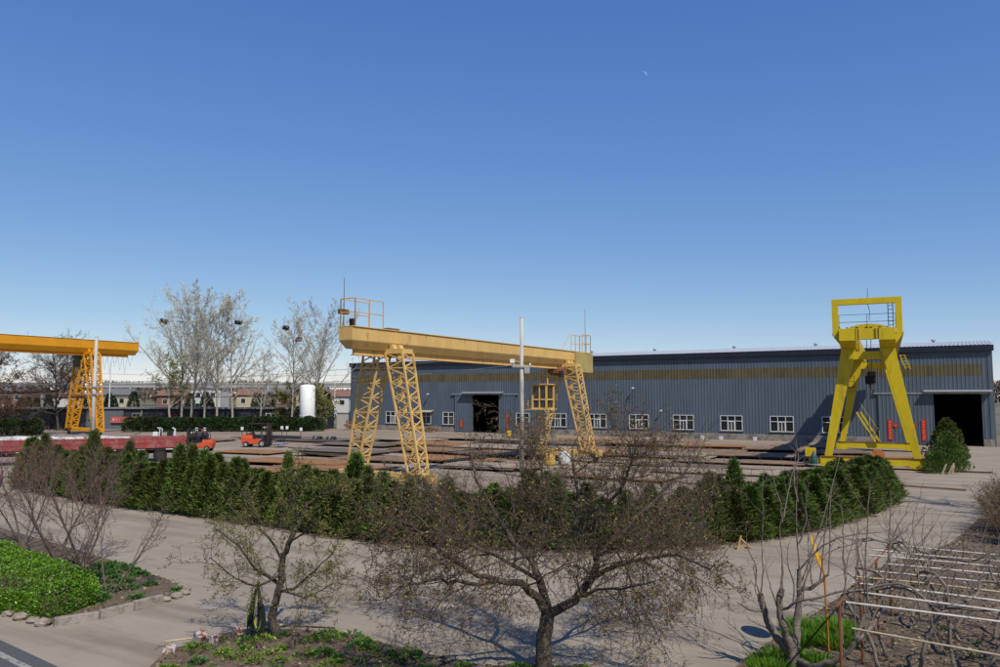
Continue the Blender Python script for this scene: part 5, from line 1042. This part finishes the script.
# ---- out to the right: a bare tree whose shadow falls on the road, and the dry shrub
soft_tree('bare_tree', (23.8, 30.2, 0), 7.6, .75, 'bare roadside tree standing beyond the dry brown shrub', M_BARK, M_TWIG, M_BUDR, 3, .06, .04, 71, (0, 0), .3, 50, k=(14, 9, 7))
def dry_shrub(x, y, h, n, seed, lab):
    rnd = random.Random(seed); out = [[], [], []]; o = empty('dry_shrub', (x, y, .05), 0, lab, 'shrub', 'dry brown shrubs by the driveway')
    c = dict(max=2, seg=[6, 5, 4], tip=[.3, .3, .4], wig=[.1, .16, .2], up=[-.03, -.01, 0], k=[9, 5, 0], start=[.2, .1, 0], ang=[28, 35, 0], len=[.45, .5, 0], thick=[.005, .005, .005], rmin=.005, short=.3)
    for i in range(n): a = rnd.uniform(0, 6.283); s = rnd.uniform(.15, .8); grow(out, Vector((math.cos(a) * .25 * rnd.random(), math.sin(a) * .25 * rnd.random(), -.03)), Vector((math.cos(a) * s, math.sin(a) * s, 1)), h * rnd.uniform(.7, 1.15), .011, 0, c, rnd)
    st = MB(); tw = MB()
    for lev, pol in enumerate(out):
        for p, r in pol: (st if lev == 0 else tw).tube(p, r, 3, cap=False)
    st.build('stems', M_DRY, o); tw.build('twigs', M_DRY, o)
    rng = np.random.default_rng(seed); P, D = tips_of(out[1] + out[2], rnd, 2, .02); k = len(P); link('dry_leaves', leaf_mesh('dry_leaves', P, D, .07 * rng.uniform(.5, 1.5, k), .02, M_DRY, rng), o)
for i, (x, y, h) in enumerate(((16.4, 26.6, 1.7), (17.4, 28.4, 2.0), (18.2, 29.6, 2.2), (19.6, 31.2, 2.2), (17.6, 26.4, 1.9), (20.8, 33.2, 2.1), (18.9, 28.2, 2.2))): dry_shrub(x + .9, y, h * .72, 44, 80 + i, 'bushy dry brown shrub at the road edge beyond the trellis')
# ---- the bright clipped shrub
rng = np.random.default_rng(3); poly = [(-9.98, 17.75), (-9.6, 18.8), (-10.2, 19.9), (-12.0, 21.5), (-16.2, 24.8), (-20, 23.5), (-16.5, 21.6), (-12.9, 19.1)]
sh_ = empty('clipped_shrub', (-12, 20.5, 0), 0, 'bright green clipped evergreen shrub mass behind the kerb of the kerbed bed', 'shrub')
def edge_dist(p):
    d = 1e9
    for i in range(len(poly)):
        a = Vector(poly[i]); b = Vector(poly[(i + 1) % len(poly)]); q = Vector(p); t = max(0, min(1, (q - a).dot(b - a) / (b - a).length_squared)); d = min(d, (q - a.lerp(b, t)).length)
    return d
PP = []; DD = []
rnd = random.Random(91)
lump = lambda x, y: .10 * math.sin(x * 3.1 + y * 1.7) + .08 * math.sin(x * 1.3 - y * 4.1) + .06 * math.sin(5.3 * x + 3.7 * y)
while len(PP) < 27000:
    x = rnd.uniform(-19, -9.4); y = rnd.uniform(17.6, 26)
    if not inside((x, y), poly): continue
    e = edge_dist((x, y)); top = .78 + .6 * lump(x, y); rim = min(1, (e + .05) / .42); H_ = top * (.30 + .70 * math.sqrt(max(0, 1 - (1 - rim) ** 2)))
    z = H_ - abs(rnd.gauss(0, .06)) if rnd.random() < .75 or e > .5 else rnd.uniform(.1, H_)
    PP.append((x + rnd.gauss(0, .03), y + rnd.gauss(0, .03), z)); DD.append((rnd.gauss(0, .7), rnd.gauss(0, .7), rnd.uniform(.1, 1)))
# the clipped flanks
for i in range(len(poly)):
    a = Vector(poly[i]); b = Vector(poly[(i + 1) % len(poly)]); L = (b - a).length
    if a.x < -17.5 and b.x < -16: continue
    for _ in range(int(L * 1100)):
        t = rnd.random(); z = rnd.uniform(.06, .56); w = rnd.gauss(0, .05) + .06 * math.sin(t * L * 5); nrm = Vector((b.y - a.y, a.x - b.x)).normalized(); q_ = a.lerp(b, t) + nrm * (w * (1 if True else -1) - .02)
        PP.append((q_.x, q_.y, z)); DD.append((nrm.x + rnd.gauss(0, .6), nrm.y + rnd.gauss(0, .6), rnd.uniform(-.1, .9)))
n = len(PP); lf = leaf_mesh('foliage', np.array(PP) - np.array([-12, 20.5, 0]), np.array(DD), rng.uniform(.04, .078, n), rng.uniform(.022, .042, n), M_EUO, rng); link('foliage', lf, sh_)
st = MB()
for i in range(120):
    x = rnd.uniform(-17, -9.6); y = rnd.uniform(17.8, 25)
    if inside((x, y), poly) and edge_dist((x, y)) > .15: st.tube([(x + 12, y - 20.5, .08), (x + 12 + rnd.gauss(0, .1), y - 20.5 + rnd.gauss(0, .1), .75)], [.012, .006], 4, False)
tag(st.build('stems', M_BARK, sh_), kind='stuff')
# ---- kerb stones of the kerbed bed
kb = empty('bed_kerb', (0, 0, 0), 0, 'low concrete kerb of broken lengths edging the kerbed planting bed', 'kerb')
path = [(-9.75, 17.42), (-9.05, 18.02), (-8.62, 18.75), (-8.25, 19.45)]
for k, (a, b) in enumerate(((0, 1), (1, 2), (2, 3))):
    a = Vector(path[a]); b = Vector(path[b]); d = (b - a).normalized(); c = (a + b) / 2; MB().box((0, 0, 0), ((b - a).length - .03, .13, .22)).build('kerb_stone', M_KERB, kb, bevel=.02); o = kb.children[-1]; o.location = (c.x, c.y, .08 + .01 * k); o.rotation_euler = (.03 * (k - 1), .02, math.atan2(d.y, d.x))
rebase(kb, (-9.0, 18.4, 0))
def stone(mb, c, r, rn, squash=.7):
    n = 7; vs = []; fs = []
    for i in range(5):
        ph = math.pi * i / 4
        for j in range(n): a = 2 * math.pi * j / n; q_ = r * rn.uniform(.75, 1.15); vs.append((c[0] + q_ * math.sin(ph) * math.cos(a) * 1.2, c[1] + q_ * math.sin(ph) * math.sin(a), c[2] + q_ * math.cos(ph) * squash))
    for i in range(4):
        for j in range(n): fs.append((i * n + j, (i + 1) * n + j, (i + 1) * n + (j + 1) % n, i * n + (j + 1) % n))
    mb.add(vs, fs)
rn = random.Random(6)
for i, (x, y, r) in enumerate(((-8.2, 19.55, .12), (-8.05, 19.85, .14), (-8.0, 20.2, .13), (-8.12, 20.55, .15), (-8.35, 20.85, .13), (-8.6, 21.1, .12), (-8.25, 20.15, .11), (-8.3, 20.45, .1), (-10.0, 17.5, .16), (-10.35, 17.72, .13), (-10.8, 17.98, .15), (-11.25, 18.25, .13), (-11.7, 18.5, .14), (-12.2, 18.8, .13), (-12.7, 19.1, .14))):
    mb = MB(); stone(mb, (0, 0, 0), r, rn); o = mb.build('edging_stone', M_STONE); o.location = (x, y, r * .45); tag(o, 'rough brown stone edging the ' + ('rounded tip of the kerbed bed' if i < 8 else 'clipped green shrub'), 'stone', 'edging stones of the kerbed bed')
# low front edge of the second bed: a few blocks, sticks, hose
M_BLKW = mat('painted block', (.52, .47, .43), .85, .15, 6, c2=(.23, .085, .05), c2scale=7, c2lo=.5, c2hi=.56)
for i, (x, y, z, sx, sy, sz, rz, rx, lab) in enumerate(((-6.38, 15.45, .12, .24, .2, .22, .2, .0, 'broken rust-stained white block lying nearest the road corner of the hose bed'), (-5.98, 15.98, .2, .26, .22, .24, .6, .4, 'broken rust-stained white block tipped up on the bed edge'), (-5.72, 16.02, .14, .24, .2, .2, -.3, .1, 'broken rust-stained white block beside the tipped one'), (-5.38, 16.45, .17, .13, .13, .26, .2, .15, 'small whitewashed stub standing on the edge of the hose bed'))):
    mb = MB(); mb.hexa([(-sx / 2, -sy / 2, -sz / 2), (sx / 2, -sy * .45, -sz / 2), (sx * .45, sy / 2, -sz / 2), (-sx / 2, sy * .4, -sz / 2)], [(-sx * .4, -sy / 2, sz / 2), (sx / 2, -sy * .4, sz * .4), (sx * .4, sy / 2, sz / 2), (-sx / 2, sy * .45, sz * .45)]); o = mb.build('broken_block', M_BLKW, bevel=.015); o.location = (x, y, z); o.rotation_euler = (rx, .1, rz); tag(o, lab, 'block')
M_BAM = mat('bamboo', (.50, .42, .26), .6, .15, 5)
for a, b, lab, m in (((-6.6, 15.75, .2), (-5.9, 16.3, .16), 'pale stick lying behind the broken blocks', M_BAM), ((-5.35, 16.4, .14), (-4.62, 17.0, .18), 'pale bamboo cane lying on the bed edge toward the hose', M_BAM), ((-5.3, 16.7, .13), (-4.7, 16.35, .12), 'yellow cane lying across the bed between hose and blocks', mat('yellow cane', (.55, .40, .08), .6)), ((-3.3, 16.8, .1), (-2.3, 16.0, .1), 'long thin cane lying along the edge of the bed beyond the hosed tree', M_BAM), ((-3.5, 16.95, .12), (-4.7, 17.1, .13), 'dark branch lying behind the hosed tree', M_BARKD)):
    o = MB().cyl(a, b, .018, 7).build('cane', m); tag(o, lab, 'stick')
hs_ = empty('hose_coil', (-4.98, 16.35, .1), .2, 'tall coil of black and yellow-green garden hose hung at the tree trunk', 'hose')
rn = random.Random(12); M_HY = mat('hose yellow', (.55, .48, .03), .45); M_HB = mat('hose black', (.02, .025, .02), .4); M_HG = mat('hose green', (.10, .22, .03), .45)
for i in range(22):
    w = rn.uniform(.08, .21); top = 1.05 + rn.uniform(-.04, .04); bt = rn.uniform(.02, .22); yy = rn.uniform(-.09, .09); xo = rn.uniform(-.05, .05); pts = []
    for t in range(25): a = 2 * math.pi * t / 24; cc = math.cos(a); f = (1 - cc) / 2; pts.append((xo * f + w * math.sin(a) * (.12 + 1.0 * f), yy * f + rn.gauss(0, .004), top + (bt - top) * f))
    MB().tube(pts, .016, 6).build('hose_loop', (M_HB, M_HY, M_HB, M_HB, M_HB, M_HG, M_HB)[i % 7], hs_, True)
o = MB().tube([(-4.98, 16.42, 0), (-4.97, 16.4, 1.2)], [.025, .02], 7).build('wooden_stake', M_BARK); tag(o, 'short wooden stake carrying the hose coil', 'stake')
# ---- ground cover: one mass per kind
def cover(name, poly, n, m, lab, zone, hgt, ln, wd, seed, clumps=None, cr=.22):
    rnd = random.Random(seed); rng = np.random.default_rng(seed); P = []; D = []
    C = []
    while len(C) < clumps:
        p = (rnd.uniform(zone[0], zone[1]), rnd.uniform(zone[2], zone[3]))
        if inside(p, poly): C.append((p, rnd.uniform(.5, 1.2) * cr))
    for _ in range(n):
        (cx, cy), r = rnd.choice(C); a = rnd.uniform(0, 6.283); q_ = r * math.sqrt(rnd.random()); f = 1 - (q_ / r) ** 2
        x, y = cx + q_ * math.cos(a), cy + q_ * math.sin(a)
        if not inside((x, y), poly): continue
        P.append((x, y, .08 + hgt * f * rnd.uniform(.2, 1) * r / cr)); D.append((math.cos(a) * .8 + rnd.gauss(0, .3), math.sin(a) * .8 + rnd.gauss(0, .3), rnd.uniform(.1, .9)))
    k = len(P); o = link(name, leaf_mesh(name, np.array(P), np.array(D), ln * rng.uniform(.6, 1.3, k), wd * rng.uniform(.6, 1.3, k), m, rng)); tag(o, lab, 'ground cover', kind='stuff')
cover('ground_cover', BED2, 9500, M_COVER, 'low yellow-green leafy plants scattered over the hose bed', (-6.2, 2, 13.2, 16.6), .14, .06, .036, 1, 74, .22)
cover('ground_cover', BED2, 1600, M_COVD, 'low dark green leafy plants scattered over the hose bed', (-5.8, 2, 13.2, 16.8), .12, .08, .05, 2, 16, .22)
cover('ground_cover', BED1, 5200, M_COVD, 'dark green leafy plants under the redbuds of the kerbed bed', (-13, -8.2, 18.5, 24.2), .16, .09, .055, 3, 42, .26)
cover('weeds', BED3, 2200, M_COVD, 'sparse weeds across the trellis bed', (4.5, 12, 10, 22), .1, .06, .035, 4, 60, .16)
def grass_clump(name, spots, n, lab, seed):
    rnd = random.Random(seed); rng = np.random.default_rng(seed); P = []; D = []
    for _ in range(n):
        x, y, r = rnd.choice(spots); a = rnd.uniform(0, 6.283); q_ = r * math.sqrt(rnd.random()); P.append((x + q_ * math.cos(a), y + q_ * math.sin(a), .05)); D.append((math.cos(a) * q_ / r * .8 + rnd.gauss(0, .3), math.sin(a) * q_ / r * .8 + rnd.gauss(0, .3), 1))
    k = len(P); o = link(name, leaf_mesh(name, np.array(P), np.array(D), rng.uniform(.16, .34, k), .018, M_GRASS, rng)); tag(o, lab, 'grass', kind='stuff')
grass_clump('grass', [(6.1, 16.15, .35), (6.5, 16.6, .4), (7.0, 16.5, .35), (6.7, 15.9, .3), (7.15, 17.0, .35), (6.35, 17.0, .3)], 4200, 'bright green grass clump under the trellis edge behind the mirror post', 5)
grass_clump('grass', [(5.0, 14.7, .32), (5.3, 15.0, .3), (4.85, 14.4, .3), (5.8, 14.75, .25)], 2800, 'bright green grass clump at the foot of the pollarded tree', 6)
# dead leaves and clods
rng = np.random.default_rng(15); rnd = random.Random(15); P = []; D = []
for poly_, n_, zn in ((BED3, 9000, (4, 20, 9, 30)), (BED2, 900, (-6.4, 2.2, 12.5, 17)), (BED1, 700, (-14, -8, 18, 25))):
    c_ = 0
    while c_ < n_:
        p = (rnd.uniform(zn[0], zn[1]), rnd.uniform(zn[2], zn[3]))
        if inside(p, poly_): P.append((p[0], p[1], .085 if poly_ is BED3 else .112)); D.append((rnd.gauss(0, 1), rnd.gauss(0, 1), abs(rnd.gauss(0, .25)))); c_ += 1
k = len(P); o = link('leaf_litter', leaf_mesh('leaf_litter', np.array(P), np.array(D), rng.uniform(.05, .13, k), rng.uniform(.03, .08, k), M_LITT, rng)); tag(o, 'dead brown leaves littering the planting beds', 'leaf litter', kind='stuff')
cl = MB(); rn = random.Random(44)
for poly_, n_, zn, z_ in ((BED3, 420, (4, 18, 10, 28), .07), (BED2, 150, (-6.4, 2.2, 13, 17), .09), (BED1, 110, (-13, -8, 18, 24), .10)):
    for _ in range(n_):
        p = (rn.uniform(zn[0], zn[1]), rn.uniform(zn[2], zn[3]))
        if inside(p, poly_): stone(cl, (p[0], p[1], z_), rn.uniform(.02, .07), rn, .6)
o = cl.build('soil_clods', M_SOIL); tag(o, 'small clods of earth on the planting beds', 'soil', kind='stuff')
# ---- convex traffic mirror on an orange post
mr_ = empty('traffic_mirror', (6.40, 15.6, 0), 0, 'round yellow-backed traffic mirror seen edge-on, on a thin orange post', 'mirror')
M_ORP = mat('post orange', (.55, .22, .02), .5, .1, 3); M_MYE = mat('mirror yellow', (.72, .40, .01), .45, .05)
MB().tube([(0, 0, 0), (-.03, 0, 1.5), (-.08, 0, 1.75)], .022, 8).build('post', M_ORP, mr_)
dn = Vector((-.94, .405, -.27)).normalized(); q4 = dn.to_track_quat('Z', 'Y')
mb = MB(); mb.lathe((0, 0, 0), [(.02, -.025), (.2, -.02), (.33, -.008), (.36, .0), (.36, .012), (.35, .012)], 28); o = mb.build('back_shell', M_MYE, mr_, True); o.rotation_mode = 'QUATERNION'; o.rotation_quaternion = q4; o.location = (-.17, 0, 1.96)
mb = MB(); mb.lathe((0, 0, 0), [(.345, .013), (.25, .025), (.1, .036), (.01, .037)], 28); o2 = mb.build('mirror_face', mat('mirror', (.8, .8, .8), .05, .02, metal=1), mr_, True); o2.rotation_mode = 'QUATERNION'; o2.rotation_quaternion = q4; o2.location = (-.17, 0, 1.96)
MB().bar((-.07, 0, 1.7), (-.1, 0, 1.9), .04).build('bracket', M_ORP, mr_)
# ---- grape trellis
tg = empty('vine_trellis', (5.62, 13.2, 0), -R(33.6), 'low grape trellis of white poles on rusty posts over bare soil', 'trellis')
M_PVC = mat('white pole', (.66, .62, .54), .6, .12, 4, c2=(.48, .41, .33), c2scale=3); TZ = 1.6; TL = 5.9
rn = random.Random(19)
for i in range(9):
    v_ = TL * i / 8 + rn.uniform(-.06, .06); P = []
    for k in range(7): u_ = -.25 + k * 1.35; P.append((u_ + rn.uniform(.0, .45) * (k == 0), v_ + rn.gauss(0, .015) + .01 * k, TZ + .03 + rn.gauss(0, .012)))
    MB().tube(P, .018, 6).build('pole', M_PVC if i != 3 else M_BAM, tg)
for u_ in (0.0, 3.6, 7.2): MB().cyl((u_, -.3, TZ), (u_, TL + .3, TZ), .02, 6).build('rail', M_RUST, tg)
for u_ in (0.0, 3.6, 7.2):
    for v_ in (0, 2.0, 4.0, 5.9): MB().cyl((u_, v_, 0), (u_, v_, TZ + .02), .026, 7).build('post', M_RUST, tg)
MB().tube([(.2, -.1, 1.25), (2.5, -.2, 1.2), (5, -.18, 1.22)], .016, 6).build('pole', M_BAM, tg)
def vine(u_, v_, seed):
    rnd = random.Random(seed); p = Vector((u_, v_, .05)); pts = [p.copy()]
    d = Vector((rnd.gauss(0, .2), rnd.gauss(0, .2), 1)).normalized()
    for i in range(9): d = (d + rand_perp(d, rnd) * .28 + Vector((0, 0, .12))).normalized(); p = p + d * .19; pts.append(p.copy())
    out = [[], [], []]
    hd_ = Vector((rnd.uniform(-1, 1), rnd.uniform(-.4, 1), 0)).normalized()
    for i in range(11): hd_ = (hd_ + rand_perp(hd_, rnd) * .35); hd_.z += (TZ + .06 - p.z) * 1.4; hd_.normalize(); p = p + hd_ * .2; pts.append(p.copy())
    n = len(pts); rad = [.03 * (1 - .7 * i / n) + .006 for i in range(n)]; out[0].append((pts, rad))
    c = dict(max=2, seg=[5, 6, 4], tip=[.3, .35, .4], wig=[.1, .22, .25], up=[0, .04, .03], k=[13, 3.5, 0], start=[.3, .2, 0], ang=[58, 45, 0], len=[.34, .42, 0], thick=[.01, .009, .009], rmin=.004, short=.2)
    kids(out, pts, rad, 3.8, 0, c, rnd)
    w = empty('grape_vine', tg.matrix_basis.to_translation(), tg.rotation_euler[2], 'bare twisted grape vine climbing through the white-poled trellis', 'vine', 'grape vines on the trellis')
    tree_parts(w, out, mat('vine bark', (.19, .16, .13), .95, .25, 8), MATS['shoot grey'], 1, (7, 5, 3), None, rnd, seed)
    w.location = tg.matrix_basis @ Vector((u_, v_, 0))
    for c_ in w.children: c_.location = (-u_, -v_, 0)
for i, (a, b) in enumerate(((.5, .6), (1.6, 1.8), (2.8, .4), (3.4, 2.2), (1.2, 3.4), (2.9, 4.0), (4.6, 1.4), (4.3, 3.1), (.5, 4.9), (2.0, 5.4), (5.2, 4.6), (3.7, 5.6), (6.0, 2.6), (5.8, .6), (.9, 1.4), (2.2, .9), (1.9, 2.9), (3.8, .9), (.3, 2.7), (2.6, 2.9), (1.4, 4.6), (3.4, 3.3), (5.0, 3.6), (4.6, 5.2), (.9, 5.7), (2.3, 1.9))): vine(a, b, 300 + i)
# small wooden trestle by the hedge
o = empty('timber_trestle', (7.9, 26.1, 0), .3, 'tiny timber trestle standing by the hedge foot at the road', 'trestle'); M_TIM = mat('fresh timber', (.42, .27, .11), .85, .2, 5)
MB().bar((-.1, 0, 0), (.05, 0, .45), .05).build('leg', M_TIM, o); MB().bar((.45, 0, 0), (.05, 0, .34), .05).build('leg', M_TIM, o); MB().bar((-.1, .1, .02), (.4, .1, .02), .05).build('foot', M_TIM, o)
# moon: a far sphere, sunlit limb painted as masked glow, dark side transparent
mm = bpy.data.materials.new('moon'); mm.use_nodes = True; N = mm.node_tree.nodes; L = mm.node_tree.links; N.remove(N['Principled BSDF'])
g = N.new('ShaderNodeNewGeometry'); dp = N.new('ShaderNodeVectorMath'); dp.operation = 'DOT_PRODUCT'; L.new(g.outputs['Normal'], dp.inputs[0]); dp.inputs[1].default_value = Vector((.75, -.35, .55)).normalized()
mp_ = N.new('ShaderNodeMapRange'); mp_.inputs[1].default_value = .35; mp_.inputs[2].default_value = 1.0; mp_.inputs[4].default_value = .22; L.new(dp.outputs['Value'], mp_.inputs[0])
em = N.new('ShaderNodeEmission'); em.inputs[0].default_value = (1, .95, .9, 1); bf = N.new('ShaderNodeMath'); bf.operation = 'SUBTRACT'; bf.inputs[0].default_value = 1; L.new(g.outputs['Backfacing'], bf.inputs[1]); mu = N.new('ShaderNodeMath'); mu.operation = 'MULTIPLY'; L.new(bf.outputs[0], mu.inputs[0]); L.new(mp_.outputs[0], mu.inputs[1]); L.new(mu.outputs[0], em.inputs[1]); tr_ = N.new('ShaderNodeBsdfTransparent'); ad = N.new('ShaderNodeAddShader'); L.new(em.outputs[0], ad.inputs[0]); L.new(tr_.outputs[0], ad.inputs[1]); L.new(ad.outputs[0], N['Material Output'].inputs[0])
d = Vector(((643.5 - 500) / 777.8, math.cos(R(4.67)) - (333.5 - 75) / 777.8 * math.sin(R(4.67)), math.sin(R(4.67)) + (333.5 - 75) / 777.8 * math.cos(R(4.67)))).normalized() * 6000
mb = MB(); mb.lathe((0, 0, 0), [(26 * math.sin(math.pi * i / 12) + .01, -26 * math.cos(math.pi * i / 12)) for i in range(13)], 24); o = mb.build('moon', mm, None, True); o.location = d + Vector((0, 0, 5)); o.visible_shadow = True; tag(o, 'faint pale daytime moon high in the blue sky', 'moon')
